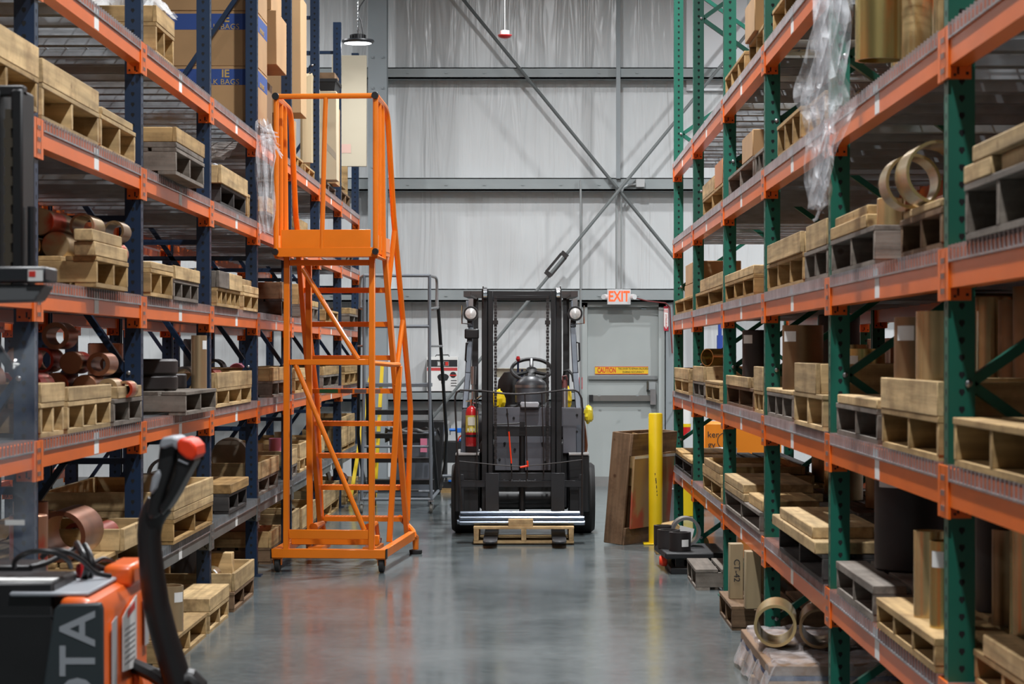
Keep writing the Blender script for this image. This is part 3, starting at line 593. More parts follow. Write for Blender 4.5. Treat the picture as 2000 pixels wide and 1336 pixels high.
P('L',0,664,694,'tan',.0,.9,.06,tb=.015,loads=[C(.17,'pale',.0,1,.0,.4),C(.12,'pale',.0,.95,.0,.35,dz=.171)])
# floor row
P('L',-1,300,405,'tan',-.13,.92,.13,loads=[V(.33,.087,.082,.31,'bred',.008,0,1),B(.05,'pale',.02,.2,.02,.12)])
P('L',-1,410,448,'pale',-.13,.92,.12,loads=[B(.075,'pale',.0,1,.0,.6)])
P('L',-1,453,497,'brown',-.13,.92,.12,loads=[C(.11,'pale',.02,1,.0,.5,inside=[T(.02,.15,.06,.22,'bronze',.008,.0,1),V(.35,.33,.085,.26,'iron',.01),B(.15,'pale',.85,.96,.10,.18),V(.7,.37,.06,.36,'red',0)])])

P('L',-1,530,549,'brown',.0,.9,.12,loads=[C(.12,'tan',.0,1,.0,.6,inside=[T(.02,.2,.12,.12,'copper',0,.0),V(.35,.44,.085,.3,'copper',0),V(.85,.2,.06,.34,'pink',0)])])
P('L',-1,563,585,'brown',.02,.9,.1,loads=[C(.16,'pale',.0,1,.0,.6)])
P('L',-1,590,618,'brown',.0,.9,.08,loads=[C(.17,'pale',.0,1,.0,.6,inside=[T(.06,.16,.1,.25,'bronze',.012,.0,1),T(.06,.4,.06,.2,'pink',0,.0)])])
P('L',-1,632,663,'tan',.0,.9,.12,loads=[C(.16,'pale',.0,1,.0,.6)])
P('L',-1,676,700,'tan',-.02,.9,.1,loads=[C(.1,'pale',.0,1,.0,.6,inside=[T(.02,.3,.14,.3,'dull',.02),T(.55,.13,.08,.25,'red',.02)])])
# ================= GREEN RACK =================
# top shelf
P('R',4,1453,1413,'tan',.0,.9,.12,4)
P('R',4,1492,1462,'tan',.0,.9,.12,loads=[BOX(.20,.3,1,-.02,.35,desc='open',m=CARD)])
P('R',4,1560,1508,'tan',.0,.9,.12,loads=[BOX(.28,.0,.55,-.02,.35,desc='worn brown'),V(.8,.2,.1,.3,'brass')])
# fourth shelf
P('R',3,1411,1372,'tan',.0,.9,.12,loads=[C(.10,'pale',.4,1,.0,.5),BOX(.16,.0,.35,.0,.3,desc='orange brown',m=mat('orange_card',(.5,.2,.08),.8))])
P('R',3,1470,1420,'grey',.02,.9,.14,loads=[BOX(.15,.0,.4,.0,.4,desc='blue edged',m=CARD)])
P('R',3,1492,1474,'grey',.0,.9,.12)
P('R',3,1562,1517,'tan',.0,.9,.16,4)
P('R',3,1610,1577,'tan',.02,.9,.15)
P('R',3,1835,1690,'tan',.18,.8,.10,loads=[V(.90,.12,.085,.40,'bronze',.01),V(.62,.22,.085,.38,'bronze',.01),A(1716,8.3,.085,.33,'brass',.01,axis='z'),V(.25,.30,.085,.46,'dull',.01),V(.55,.45,.09,.42,'dull',.01)])
# third shelf
P('R',2,1354,1318,'tan',.0,.9,.12,loads=[BOX(.10,.0,.55,.02,.35,desc='plain'),BOX(.16,.0,.5,.02,.35,dz=.101,desc='white dotted')])
P('R',2,1411,1358,'tan',.0,.9,.12,loads=[C(.085,'pale',.0,.8,.0,.6),])
P('R',2,1471,1413,'honey',.0,.9,.12,4,loads=[B(.05,'pale',.0,1,.0,.6),V(.25,.76,.14,.14,'iron',.02,.0)])
P('R',2,1567,1482,'tan',.0,.92,.14,4,loads=[C(.095,'pale',.0,.92,-.01,.8)])
P('R',2,1614,1570,'grey',.0,.92,.135,loads=[C(.11,'pale',.0,.9,.0,.8)])
P('R',2,1706,1621,'grey',-.01,.92,.14,loads=[B(.05,'tan',.15,1,.0,.20),B(.04,'tan',.25,1,.02,.17,dz=.051),V(.07,.075,.05,.10,'bronze',.0),V(.12,.42,.085,.20,'dull',.0,0,1)])
P('R',2,1838,1757,'brown',.0,.92,.125,loads=[B(.025,'pale',.0,.9,.0,.6),A(1784,7.38,.09,.15,'bronze',.01,.026),A(1832,7.12,.10,.22,'bronze',.01,.026)])
P('R',2,2010,1882,'grey',-.02,.9,.155,3,loads=[B(.05,'pale',.55,1,.0,.35),B(.05,'pale',.0,.5,.02,.16,dz=.0),B(.045,'pale',.0,.85,.0,.4,dz=.051),T(.8,.57,.12,.2,'bronze',.014,.0)])
# second shelf
P('R',1,1344,1317,'pale',-.02,.9,.115,loads=[C(.085,'pale',.0,1,.0,.6)])
P('R',1,1374,1347,'grey',-.01,.9,.115,loads=[C(.11,'pale',.0,1,.0,.8,inside=[top(A(1381,16.5,.064,.24,'brass',.006,0,1,'y',-.85))])])
P('R',1,1408,1377,'tan',-.02,.9,.115,loads=[B(.02,'tan',.0,1,.0,.8)])
P('R',1,1470,1415,'brown',.01,.9,.125,loads=[C(.06,'pale',.1,.95,-.01,.3,inside=[A(1480,13.55,.092,.36,'iron',0,0,1,'z')]),V(.3,.55,.12,.42,'iron',0,.0),V(.8,.6,.08,.3,'dull',.01,.0)])
P('R',1,1490,1472,'tan',.0,.9,.12,loads=[C(.13,'pale',.0,1,.0,.5)])
P('R',1,1546,1494,'grey',.0,.9,.125,4,loads=[B(.02,'pale',.0,1,.0,.8),A(1568,11.15,.10,.52,'dull',.01,.021,1,'z'),V(.3,.78,.10,.20,'dull',.015,.021,1),V(.7,.4,.08,.22,'bronze',.01,.021)])
P('R',1,1606,1549,'pale',-.02,.9,.15,loads=[C(.13,'pale',.2,.95,.0,.5,inside=[V(.3,.22,.09,.18,'brass',.01,0,1)]),V(.3,.72,.17,.52,'dull',.0,.0,1)])
P('R',1,1712,1632,'grey',.0,.9,.125,loads=[B(.035,'pale',.0,.95,.0,.5),V(.15,.62,.10,.44,'dull',.01),V(.48,.62,.08,.40,'dull',.01),V(.85,.6,.07,.42,'bronze',.01),A(1735,8.32,.07,.3,'iron',0,.036,axis='z') if 0 else V(.6,.80,.08,.42,'iron',.01)])
P('R',1,1846,1720,'tan',-.01,.92,.135,loads=[C(.105,'pale',.0,1,.0,.7,inside=[A(1801,7.8,.095,.30,'dull',.012,axis='z',tagp=1),A(1850,7.35,.10,.32,'bronze',.012,axis='z'),A(1770,8.02 if 0 else 7.98,.07,.26,'dull',0,axis='z') if 0 else V(.5,.5,.11,.42,'dull',0),V(.2,.48,.12,.44,'dull',.01)])])
P('R',1,2015,1860,'tan',-.01,.92,.14,loads=[B(.035,'honey',.0,.35,.1,.25),B(.03,'honey',.05,.33,.11,.22,dz=.036),V(.8,.62,.15,.42,'dull',0),V(.3,.6,.13,.40,'dull',0)])
# lowest shelf
P('R',0,1352,1317,'dark',-.01,.9,.115,loads=[B(.04,'honey',.52,1,.0,.4),B(.03,'tan',.0,.5,.0,.4)])
P('R',0,1409,1372,'tan',-.01,.9,.115,loads=[C(.06,'tan',.0,1,.0,.6),C(.05,'tan',.05,.9,.0,.55,dz=.061),V(.15,.18,.05,.38,'dull',.01,.112) if 0 else V(.2,.72,.10,.4,'dull',0)])
P('R',0,1488,1415,'grey',-.02,.9,.115,loads=[B(.045,'pale',.4,1,.0,.45),B(.05,'pale',.42,1,.0,.4,dz=.046),B(.06,'tan',.0,.36,.02,.3),V(.5,.62,.085,.52,'dull',.01),V(.75,.62,.07,.5,'bronze',.01),V(.15,.7,.09,.5,'dull',0)])
P('R',0,1616,1520,'dark',-.02,.9,.125,loads=[B(.05,'pale',.0,1,-.03,.40),B(.05,'pale',.1,.85,-.02,.26,dz=.051),V(.25,.66,.075,.42,'copper',0,.0,1),T(.3,.8,.08,.3,'iron',.02,.0),V(.85,.60,.09,.46,'dull',0)])
shelf('R',0,1618,1618,.45,[])
P('R',0,1704,1632,'grey',-.01,.62,.13,tb=.03,loads=[A(1785,8.72,.15,.40,'iron',0,0,1,'z')])
P('R',0,1834,1710,'tan',-.02,.92,.105,4,tb=.025,loads=[V(.48,.085,.052,.28,'bronze',.01),V(.24,.10,.064,.27,'brass',.012,0,1),V(.30,.32,.075,.30,'dull',.01),V(.62,.35,.085,.34,'iron',0)])
P('R',0,2020,1898,'tan',.06,.9,.10,loads=[V(.86,.16,.075,.36,'bronze',.012),V(.52,.20,.078,.36,'bronze',.012),V(.18,.2,.08,.36,'bronze',.012),V(.70,.38,.08,.36,'dull',.012),V(.3,.42,.08,.36,'bronze',.012),B(.06,'pale',.1,.82,.0,.09)])
# floor row
P('R',-1,1358,1341,'grey',-.153,.45,.135,loads=[])
P('R',-1,1428,1404,'brown',-.11,.9,.135,loads=[])
P('R',-1,1840,1690,'tan',.02,.9,.13,loads=[V(.9,.3,.05,.36,'brass',.008),V(.75,.36,.05,.36,'brass',.008),V(.6,.3,.05,.36,'bronze',.008),V(.3,.5,.1,.3,'dull',.01)])
P('R',-1,1560,1515,'tan',.50,.5,.13,loads=[V(.3,.1,.07,.4,'bronze',.01)])

# dim goods on the rack that stands back to back with the green rack
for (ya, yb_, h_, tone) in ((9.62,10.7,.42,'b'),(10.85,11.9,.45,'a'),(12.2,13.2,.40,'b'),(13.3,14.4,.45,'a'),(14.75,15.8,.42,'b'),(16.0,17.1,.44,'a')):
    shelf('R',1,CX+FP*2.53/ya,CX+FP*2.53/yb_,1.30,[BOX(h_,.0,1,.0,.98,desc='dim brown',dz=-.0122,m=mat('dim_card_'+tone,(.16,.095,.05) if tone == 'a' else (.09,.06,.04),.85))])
# ================= rolling ladders =================
def rail(mb, pts, r, n=10): return mb.tube(pts, r, n)
def bend(a, b, c, k=.12, n=5):
    """rounded corner at b"""
    a, b, c = Vector(a), Vector(b), Vector(c); p = b+(a-b).normalized()*k; q = b+(c-b).normalized()*k
    return [((1-t)**2)*p+2*t*(1-t)*b+t*t*q for t in [i/n for i in range(n+1)]]
def ladder():
    e = thing('rolling_ladder', 'tall orange rolling warehouse ladder with a guarded top platform', 'ladder', (-1.415, 15.98, 0), math.radians(-4.5))
    M = LADDER; hw = .303; PZ = 2.27; TZ = 3.335
    # base frame
    MB().bar((-.405,.03,.135),(.405,.03,.135), .05, .065).build('base_beam', M, e, bev=.004)
    MB().bar((-.335,.42,.20),(.30,.42,.20), .05, .07).build('base_beam', M, e, bev=.004)
    for s in (-1,1):
        MB().bar((s*.38,.05,.135),(s*.40,1.45,.15), .05, .065).build('base_beam', M, e, bev=.004)
        b = MB(); b.tube([(s*.40,1.45,.15)]+bend((s*.40,1.45,.15),(s*.40,1.66,.16),(s*.28,1.70,.26),.1)+[(s*.28,1.62,.28)], .02, 8); b.build('base_hoop', M, e)
        b = MB().tube([(s*.41,1.50,.15),(s*.415,1.56,.13),(s*.415,1.57,.03)], .022, 8).build('rear_foot', M, e)
        MB().lathe([(.045,0),(.05,.01),(.05,.03),(.03,.035)], 14).build('foot_pad', RUBBER, b, (s*.415,1.57,0))
        MB().box(s*.405,s*.412,-.0,.06,.1,.17).build('end_plug', BLACK, e)
        c = MB(); c.box(s*.37-.035,s*.37+.035,.02,.10,.095,.103); 
        for q in (-1,1): c.prism([(.03,.10),(.10,.10),(.085,.05),(.05,.05)], s*.37+q*.026-.002, s*.37+q*.026+.002, 0, 'x')
        cf = c.build('caster_fork', M, e)
        MB().lathe([(.018,-.018),(.045,-.018),(.052,-.012),(.052,.012),(.045,.018),(.018,.018)], 22, 0, Matrix.Translation((s*.37,.065,.0525)) @ along('x')).build('caster_wheel', RUBBER, cf)
        b = MB().tube([(s*.20,.62,.16),(s*.20,.55,.28),(s*.20,.95,.28),(s*.20,1.05,.16)], .016, 8)
        b.box(s*.20-.05,s*.20+.05,.60,1.0,.10,.13); b.build('lock_step_linkage', M, e)
        MB().tube([(s*.23,.70,.15)]+[(s*.23+.02*math.cos(q*1.6),.70+q*.008,.16+.02*math.sin(q*1.6)) for q in range(26)], .005, 5).build('spring', CHROME, e)
    # front legs and braces
    for s in (-1,1):
        MB().bar((s*hw,.03,.16),(s*hw,.06,PZ-.03), .04, .045, up=(0,1,0)).build('front_leg', M, e, bev=.003)
    for z, y in ((.27,.032),(1.48,.05),(2.18,.055)):
        MB().bar((-hw+.02,y,z),(hw-.02,y,z), .03, .065 if z < 1 else .04, up=(0,0,1)).build('cross_bar', M, e, bev=.003)
    MB().tube([(-.19,.05,2.14),(.205,.05,1.50)], .018, 10).build('diagonal_brace', M, e); MB().tube([(-.24,.05,1.46),(.25,.04,.30)], .018, 10).build('diagonal_brace', M, e)
    MB().tube([(hw,.05,1.475),(.40,.40,1.46),(.415,.62,1.46)], .017, 8).build('side_link', M, e)
    # middle legs
    MB().bar((-.235,.60,.17),(-.245,.60,2.2), .042, .042, up=(0,1,0)).build('middle_leg', M, e, bev=.003); MB().bar((.345,.62,.17),(.42,.62,1.45), .040, .040, up=(0,1,0)).build('middle_leg', M, e, bev=.003)
    # stairs, rising towards the platform
    n = 8
    yb, yt = 1.60, .72
    for s in (-1,1):
        MB().bar((s*.335,yb+.06,.16),(s*.315,yt-.12,PZ), .035, .085, up=(0,1,0)).build('stair_stringer', M, e, bev=.003)
    for i in range(n):
        z = .28+.249*i; y = yb+(yt-yb)*i/(n-1)
        t = MB().box(-.305,.305,y-.0,y+.16,z-.004,z).box(-.305,.305,y-.004,y,z-.035,z).box(-.305,.305,y+.156,y+.16,z-.035,z)
        for q in range(22):
            for w in range(3): t.box(-.29+q*.027,-.278+q*.027,y+.03+w*.045,y+.045+w*.045,z,z+.002)
        st = t.build('step', M, e)
        if i == 4:
            p = MB().box(-.25,-.11,y-.005,y-.004,z-.032,z-.003).build('green_decal', mat('decal_green', (.02,.16,.05), .6), st)
            for q, cc in enumerate([(.16,.09,.07),(.12,.10,.10),(.22,.13,.10)]): MB().box(-.09+q*.105,.0+q*.105,y-.005,y-.004,z-.032,z-.003).build('faded_decal', mat('decal_faded%d' % q, cc, .6), st)
    # platform
    p = MB().box(-.35,.35,-.10,.62,PZ-.03,PZ)
    p.box(-.35,.35,-.105,-.10,PZ-.055,PZ+.01); p.build('platform', M, e, bev=.002)
    MB().box(-.315,.315,-.10,-.094,PZ+.005,PZ+.135).build('toe_board', M, e, bev=.002)
    for s in (-1,1): MB().box(s*.35-.003,s*.35+.003,-.10,.60,PZ,PZ+.10).build('toe_board', M, e)
    # guard rail: front posts, side rails, long hand rails
    r = .019
    MB().tube([(-.36,-.10,TZ),(.36,-.10,TZ)], r, 10).build('top_rail', M, e)
    MB().tube([(.0,-.1,TZ-.01),(-.005,-.1,TZ-.15),(-.03,-.09,PZ+.0)], .017, 10).build('middle_post', M, e)
    for s in (-1,1):
        MB().tube([(s*.35,-.10,PZ-.05),(s*.35,-.10,TZ)], r, 10).build('rail_post', M, e)
        MB().lathe([(.024,-.014),(.026,.0),(.024,.014)], 16, 0, Matrix.Translation((s*.35,-.125,TZ)) @ along('y')).build('rail_cap', BLACK, e)
        MB().lathe([(.022,-.014),(.024,.0),(.022,.014)], 16, 0, Matrix.Translation((s*.352,-.125,PZ-.02)) @ along('y')).build('rail_cap', BLACK, e)
        x2 = s*.35
        MB().tube([(x2,-.08,TZ-.02)]+bend((x2,-.1,TZ-.02),(x2,.22,TZ-.03),(x2,.24,PZ),.07)+[(x2,.24,PZ-.06),(x2,-.08,PZ-.05)], .018, 8).build('side_rail', M, e)
        MB().tube([(x2,.08,TZ-.025),(x2,.08,PZ-.03)], .016, 8).build('side_rail', M, e)
        # hand rail
        hx = s*.362
        MB().tube([(x2,-.06,TZ+.0)]+bend((x2,-.06,TZ),(x2,.46,TZ-.04),(hx,.60,TZ-.4),.12)+[(hx,.72,2.55)]+bend((hx,.72,2.55),(hx,1.66,1.15),(hx,1.70,.3),.1)+[(hx*.93,1.68,.25)], .021, 10).build('hand_rail', M, e)
        MB().tube([(hx,.76,2.44),(s*.32,.72,1.98)], .018, 8).build('rail_strut', M, e); MB().tube([(hx,1.22,1.80),(s*.325,1.05,1.30)], .018, 8).build('rail_strut', M, e)
    return e
ladder()
def grey_ladder():
    e = thing('rolling_ladder', 'lower grey rolling ladder with tube rails beside the white carton', 'ladder', (-1.285, 22.0, 0), 0)
    M = LADGREY; hw = .315; r = .016
    for s in (-1,1):
        MB().tube([(s*.335,-.08,.13),(s*.325,-.04,.75),(s*hw,0,1.22),(s*hw,0,2.29)], .016, 8).build('front_leg', M, e)
        MB().tube([(s*hw,.02,2.29)]+bend((s*hw,.02,2.29),(s*(hw+.06),.30,2.28),(s*(hw+.06),.32,2.05),.07)+[(s*(hw+.06),.30,1.98),(s*(hw+.02),.2,1.97)], .014, 8).build('side_grab_rail', STEEL, e)
        MB().tube([(s*(hw+.07),.35,2.0),(s*(hw+.13),.95,.72)]+bend((s*(hw+.13),.95,.72),(s*(hw+.11),1.1,.4),(s*(hw+.07),1.1,.2),.1)+[(s*(hw+.06),1.05,.16)], .017, 8).build('hand_rail', CHAR, e)
        MB().tube([(s*hw,.02,1.97),(s*(hw+.07),.34,1.99)], .012, 6).build('rail_link', STEEL, e); MB().tube([(s*hw,.02,1.61),(s*(hw+.10),.55,1.61)], .012, 6).build('rail_link', STEEL, e)
        MB().bar((s*.30,.2,1.24),(s*.345,1.10,.16), .03, .055, up=(0,1,0)).build('stair_stringer', CHAR, e)
        MB().tube([(s*.335,-.08,.135),(s*.36,1.0,.15)], .016, 8).build('base_rail', M, e)
        c = MB()
        for q in (-1,1): c.prism([(-.11,.12),(-.05,.12),(-.06,.05),(-.09,.05)], s*.335+q*.02-.002, s*.335+q*.02+.002, 0, 'x')
        c.box(s*.335-.025,s*.335+.025,-.12,-.04,.115,.125)
        cf = c.build('caster_fork', STEEL, e); MB().lathe([(.015,-.014),(.04,-.014),(.045,-.008),(.045,.008),(.04,.014),(.015,.014)], 18, 0, Matrix.Translation((s*.335,-.08,.0455)) @ along('x')).build('caster_wheel', mat('caster_grey%d' % s, (.16,.15,.13), .6), cf)
        MB().lathe([(.015,-.016),(.065,-.016),(.07,0),(.065,.016),(.015,.016)], 18, 0, Matrix.Translation((s*.28,.9,.071)) @ along('x')).build('rear_wheel', RUBBER, e)
    MB().tube([(.40,1.0,.30),(.50,1.02,.30),(.545,1.02,.2),(.535,1.02,.04)], .016, 8).lathe([(.06,0),(.06,.02),(.03,.04)], 14, 0, Matrix.Translation((.535,1.02,0))).build('outrigger_foot', M, e)
    for z in (2.29,1.80): MB().tube([(-hw,0,z),(hw,0,z)], r, 8).build('cross_rail', M, e)
    MB().tube([(-.335,-.08,.135),(.335,-.08,.135)], r, 8).build('base_rail', M, e); MB().tube([(-.35,.25,.19),(.35,.25,.19)], r, 8).build('base_rail', M, e)
    MB().tube([(-.33,-.03,.64),(.33,-.03,.64)], .013, 8).build('cross_rail', M, e)
    MB().box(-.33,.33,0,.32,1.215,1.25).build('platform', M, e, bev=.003)
    for i, z in enumerate((.98,.74,.49,.26)):
        y = .40+i*.2; MB().box(-.31,.31,y,y+.2,z-.004,z).box(-.31,.31,y-.004,y,z-.045,z).build('step', CHAR, e)
    MB().lathe([(.03,-.03),(.035,0),(.03,.03)], 12, 0, Matrix.Translation((0,.25,.235))).tube([(-.2,.25,.20),(.2,.25,.20)], .02, 8).build('lock_pedal', CHAR, e)
grey_ladder()
# yellow stepladder leaning behind it
e = thing('step_ladder', 'folded yellow stepladder leaning beside the grey rolling ladder', 'ladder', (-1.69, 23.4, 0))
for s in (-1,1):
    MB().bar((s*.12-.03,.0+s*.08,.02),(s*.05+.10,.35+s*.02,1.42), .035, .07, up=(0,1,0)).build('side_rail', YELLOW, e)
for i in range(5): MB().bar((-.10+.02*i,.06+.055*i,.22+.25*i),(.12+.012*i,.06+.055*i,.22+.25*i), .07, .02).build('step', STEEL, e)
# waste bin
e = thing('waste_bin', 'grey square waste bin with a black liner behind the grey ladder', 'bin', ((805-CX)*24.2/FP, 24.2, 0))
b = MB(); w = .24
P_ = lambda k, z: [(-k,-k*.8,z),(k,-k*.8,z),(k,k*.8,z),(-k,k*.8,z)]
b.add(P_(.19,.02)+P_(.235,.66)+P_(.255,.66)+P_(.255,.71)+P_(.235,.71)+P_(.18,.06), [(3,2,1,0)]+[(i*4+j,i*4+(j+1)%4,(i+1)*4+(j+1)%4,(i+1)*4+j) for i in range(5) for j in range(4)]+[(20,21,22,23)])
b.build('bin_body', mat('bin_grey', (.085,.095,.115), .55), e, bev=.008)
q_ = random.Random(3)
lin = MB().sheet(lambda u, v: ((.262+.012*math.sin(u*40)+(.03 if v > .5 else 0)*q_.random())*math.cos(u*2*PI)*1.16 if 0 else (.25+.02*math.sin(u*37+v*3))*(1.08 if abs(math.cos(u*2*PI))>.7 else 1)*math.cos(u*2*PI), (.22+.02*math.sin(u*31))*math.sin(u*2*PI), .74-.14*v+.012*math.sin(u*50)), 60, 4)
lin.build('bin_liner', BLACK, e, thick=.002)
MB().box(.10,.17,-.275,-.262,.50,.66).build('pink_label', PINK, e); MB().box(.19,.225,-.275,-.262,.50,.58).build('white_label', WHITE, e)
e = thing('waste_bin', 'black bin half hidden behind the grey square bin', 'bin', ((826-CX)*24.95/FP, 24.95, 0))
MB().add(P_(.19,.0)+P_(.24,.80)+P_(.22,.80)+P_(.17,.05), [(3,2,1,0)]+[(i*4+j,i*4+(j+1)%4,(i+1)*4+(j+1)%4,(i+1)*4+j) for i in range(3) for j in range(4)]+[(12,13,14,15)]).build('bin_body', BLACK, e, bev=.006)
# grill carton on the girt
k = YW/FP
e = thing('grill_carton', 'white carton printed with a barbecue on the wall girt', 'box', ((865-CX)*k, YW-.10, wz(764)+.001))
hh = (770-703)*k; hw = 30*k
MB().box(-hw,hw,-.10,.098,0,hh).build('carton', WHITE, e, bev=.003)
f = -.1012
MB().box(-hw+.004,hw-.004,f,-.1,hh-.115,hh-.035).build('black_band', INK, e); MB().box(-hw+.004,hw-.004,f,-.1,hh-.16,hh-.125).build('red_band', mat('band_red', (.55,.05,.05), .6), e)
l = MB(); l.box(-.055,.075,f-.001,f,hh-.105,hh-.103); l.box(-.055,.075,f-.001,f,hh-.055,hh-.053); l.box(-.055,-.053,f-.001,f,hh-.105,hh-.053); l.box(.073,.075,f-.001,f,hh-.105,hh-.053)
for q in range(4): l.box(-.048+q*.018,-.035+q*.018,f-.001,f,hh-.099,hh-.06)
l.build('logo_print', WHITE, e); MB().box(.035,.07,f-.001,f,hh-.1,hh-.058).build('red_mark', REDINK, e)
g = MB().lathe([(.0,-.045),(.045,-.04),(.062,-.012),(.066,0),(.066,.006),(.06,.018),(.035,.035),(.0,.04)], 20, 0, Matrix.Translation((.01,f,.165)) @ Matrix.Scale(.01,4,(0,1,0)))
g.box(-.03,.05,f-.001,f,.195,.2); g.box(-.012,-.008,f-.001,f,.09,.13); g.box(.028,.032,f-.001,f,.09,.13); g.build('barbecue_print', INK, e)
MB().lathe([(.0,-.001),(.036,0),(.0,.001)], 20, 0, Matrix.Translation((.125,f,.19)) @ along('y')).build('round_print', INK, e); MB().box(.085,.165,f-.002,f-.001,.178,.192).build('red_strip_print', REDINK, e)
l = MB()
for q in range(3): l.box(.10,.165,f-.001,f,.06+q*.03,.068+q*.03)
l.build('small_print', INK, e)
MB().tube([(-.08,-.06,hh),(-.07,-.06,hh+.02),(.07,-.06,hh+.022),(.08,-.06,hh)], .006, 6).build('strap_handle', BLACK, e)
# workbench with blue vise
e = thing('work_stand', 'low dark stand with wooden feet by the wall under the white carton', 'stand', ((905-CX)*25.3/FP, 25.3, 0))
MB().box(-.24,.2,-.2,.25,.0,.05).build('wood_base', WD('tan','x'), e); MB().box(-.22,.18,-.18,.22,.05,.12).build('lower_box', CHAR, e); MB().box(-.22,.18,-.16,.22,.33,.56).build('cabinet', CHAR, e, bev=.006)
for x in (-.2,.15): MB().box(x,x+.02,-.1,.1,.12,.33).build('leg', CHAR, e)
MB().tube([(-.26,-.2,.05),(-.16,-.2,.06),(-.10,-.2,.02),(-.09,-.2,.0)], .014, 6).build('foot_tube', STEEL, e) if 0 else None
e = thing('bench_vise', 'bright blue vise standing on the low dark stand', 'vise', ((908-CX)*25.3/FP, 25.2, .561))
MB().box(-.07,.06,-.05,.05,0,.03).box(-.03,.07,-.05,.05,.03,.09).build('vise_base', BLUEP, e, bev=.005); MB().prism([(-.02,.09),(.075,.09),(.075,.27),(.0,.27),(-.02,.25)], -.045, .045).build('fixed_jaw', BLUEP, e, bev=.006)
MB().box(-.10,-.03,-.035,.035,.10,.15).tube([(-.17,0,.13),(-.02,0,.13)], .018, 8).build('sliding_jaw', BLUEP, e, bev=.004); MB().tube([(-.16,-.05,.08),(-.16,.05,.18)], .006, 6).build('handle', CHROME, e)
e = thing('bar_clamp', 'blue clamp lying inside the low dark stand', 'clamp', ((898-CX)*25.3/FP, 25.12, .1215))
MB().box(-.12,.10,-.02,.02,0,.02).box(.06,.10,-.02,.02,.02,.14).build('clamp_frame', BLUEP, e, bev=.003); MB().box(-.06,-.02,-.02,.02,.02,.07).build('clamp_jaw', BLUEP, e)
tag(MB().tube([((893-CX)*25.0/FP,25.12,.567),((896-CX)*25.0/FP,25.12,.61),((902-CX)*25.0/FP,25.1,.64),((912-CX)*25/FP,25.06,.60)], .008, 6).build('air_line', REDP), 'thin red coiled line draped on the dark stand', 'hose')
# ================= forklift =================
YM = 19.25; KM = YM/FP
e = thing('forklift', 'dark grey counterbalance forklift facing the aisle with a pallet on its forks', 'forklift', (0.0, YM, 0))
fx = lambda px: (px-CX)*KM
fz = lambda py: H-(py-CY)*KM
def F(px, py, dy=0.0):
    v = W(px, py, YM+dy); return (v.x, dy, v.z)
m = e
for s, (a, b, c) in ((-1,(941,952,963)),(1,(1097,1086,1076))):
    t = MB().box(fx(a),fx(b),-.05,.10,.06,fz(565)); t.box(fx(b)-s*.012 if 0 else fx(b),fx(b)-s*.012,-.02,.06,.06,fz(566)); t.box(fx(b)-s*.006,fx(c),-.06,.09,.16,fz(568)); t.build('mast_rail', CHAR, m, bev=.004)
    MB().ring(.048,.02,.03,20,0,Matrix.Translation((fx(948 if s < 0 else 1090)-.015,-.075,fz(573))) @ along('x')).build('chain_pulley', CHROME, m)
    MB().tube([(fx(944 if s < 0 else 1094),-.08,fz(560)),(fx(944 if s < 0 else 1094),-.08,fz(598))], .006, 6).build('pulley_guard', IRON, m)
    c_ = MB(); px = 968 if s < 0 else 1069.5; z = fz(578); q = 0
    while z > fz(905 if s < 0 else 900):
        w_ = .013 if q % 2 else .010
        c_.box(fx(px)-w_,fx(px)+w_,-.075,-.055,z-.024,z); z -= .0265; q += 1
    c_.build('lift_chain', IRON, m)
    MB().box(fx(px)-.022,fx(px)+.022,-.08,-.03,fz(634),fz(626)).build('hose_clamp', IRON, m)
MB().box(fx(962),fx(1077),-.05,.05,fz(587),fz(569)).box(fx(966),fx(1073),-.055,-.05,fz(584),fz(577)).build('mast_top_bar', CHAR, m, bev=.003)
MB().box(fx(962),fx(1077),.0,.06,fz(852),fz(832)).build('mast_cross_bar', CHAR, m, bev=.003)
MB().box(fx(962),fx(1077),.0,.06,fz(700),fz(699)).build('mast_strip', CHAR, m) if 0 else None
MB().tube([(fx(1020),.03,.2),(fx(1020),.03,fz(850))], .026, 12).build('tilt_cylinder', CHAR, m)
MB().tube([(fx(961),-.04,fz(829)),(fx(1008),-.05,fz(827)),(fx(1018),-.05,fz(826))], .008, 6).box(fx(1015),fx(1025),-.07,-.03,fz(834),fz(823)).build('mast_lever', BLACK, m)
# carriage
c = MB(); c.box(fx(900),fx(1137),-.13,-.09,fz(950),fz(937)); c.box(fx(955),fx(1098),-.12,-.09,fz(937),fz(922)); c.box(fx(900),fx(1137),-.13,-.09,fz(1016),fz(1004))
for px in (898,1130): c.box(fx(px),fx(px+9),-.125,-.095,fz(1016),fz(925))
for px in (985,1000,1015,1030,1045): c.box(fx(px)-.012,fx(px)+.012,-.128,-.09,fz(938.5),fz(935))
c.build('carriage', DKGREY, m, bev=.003)
for px in (962,1089):
    f_ = MB(); x0, x1 = fx(px-13), fx(px+13)
    f_.box(x0,x1,-.175,-.132,.05,fz(922)); f_.hexa([(x0,-1.22,.043),(x1,-1.22,.043),(x1,-.13,.036),(x0,-.13,.036),(x0,-1.22,.058),(x1,-1.22,.058),(x1,-.13,.085),(x0,-.13,.085)])
    f_.prism([(x0,-1.22),(x1,-1.22),(x1-.025,-1.30),(x0+.025,-1.30)], .043, .056, 0, 'z'); f_.build('fork', DKGREY, m, bev=.003)
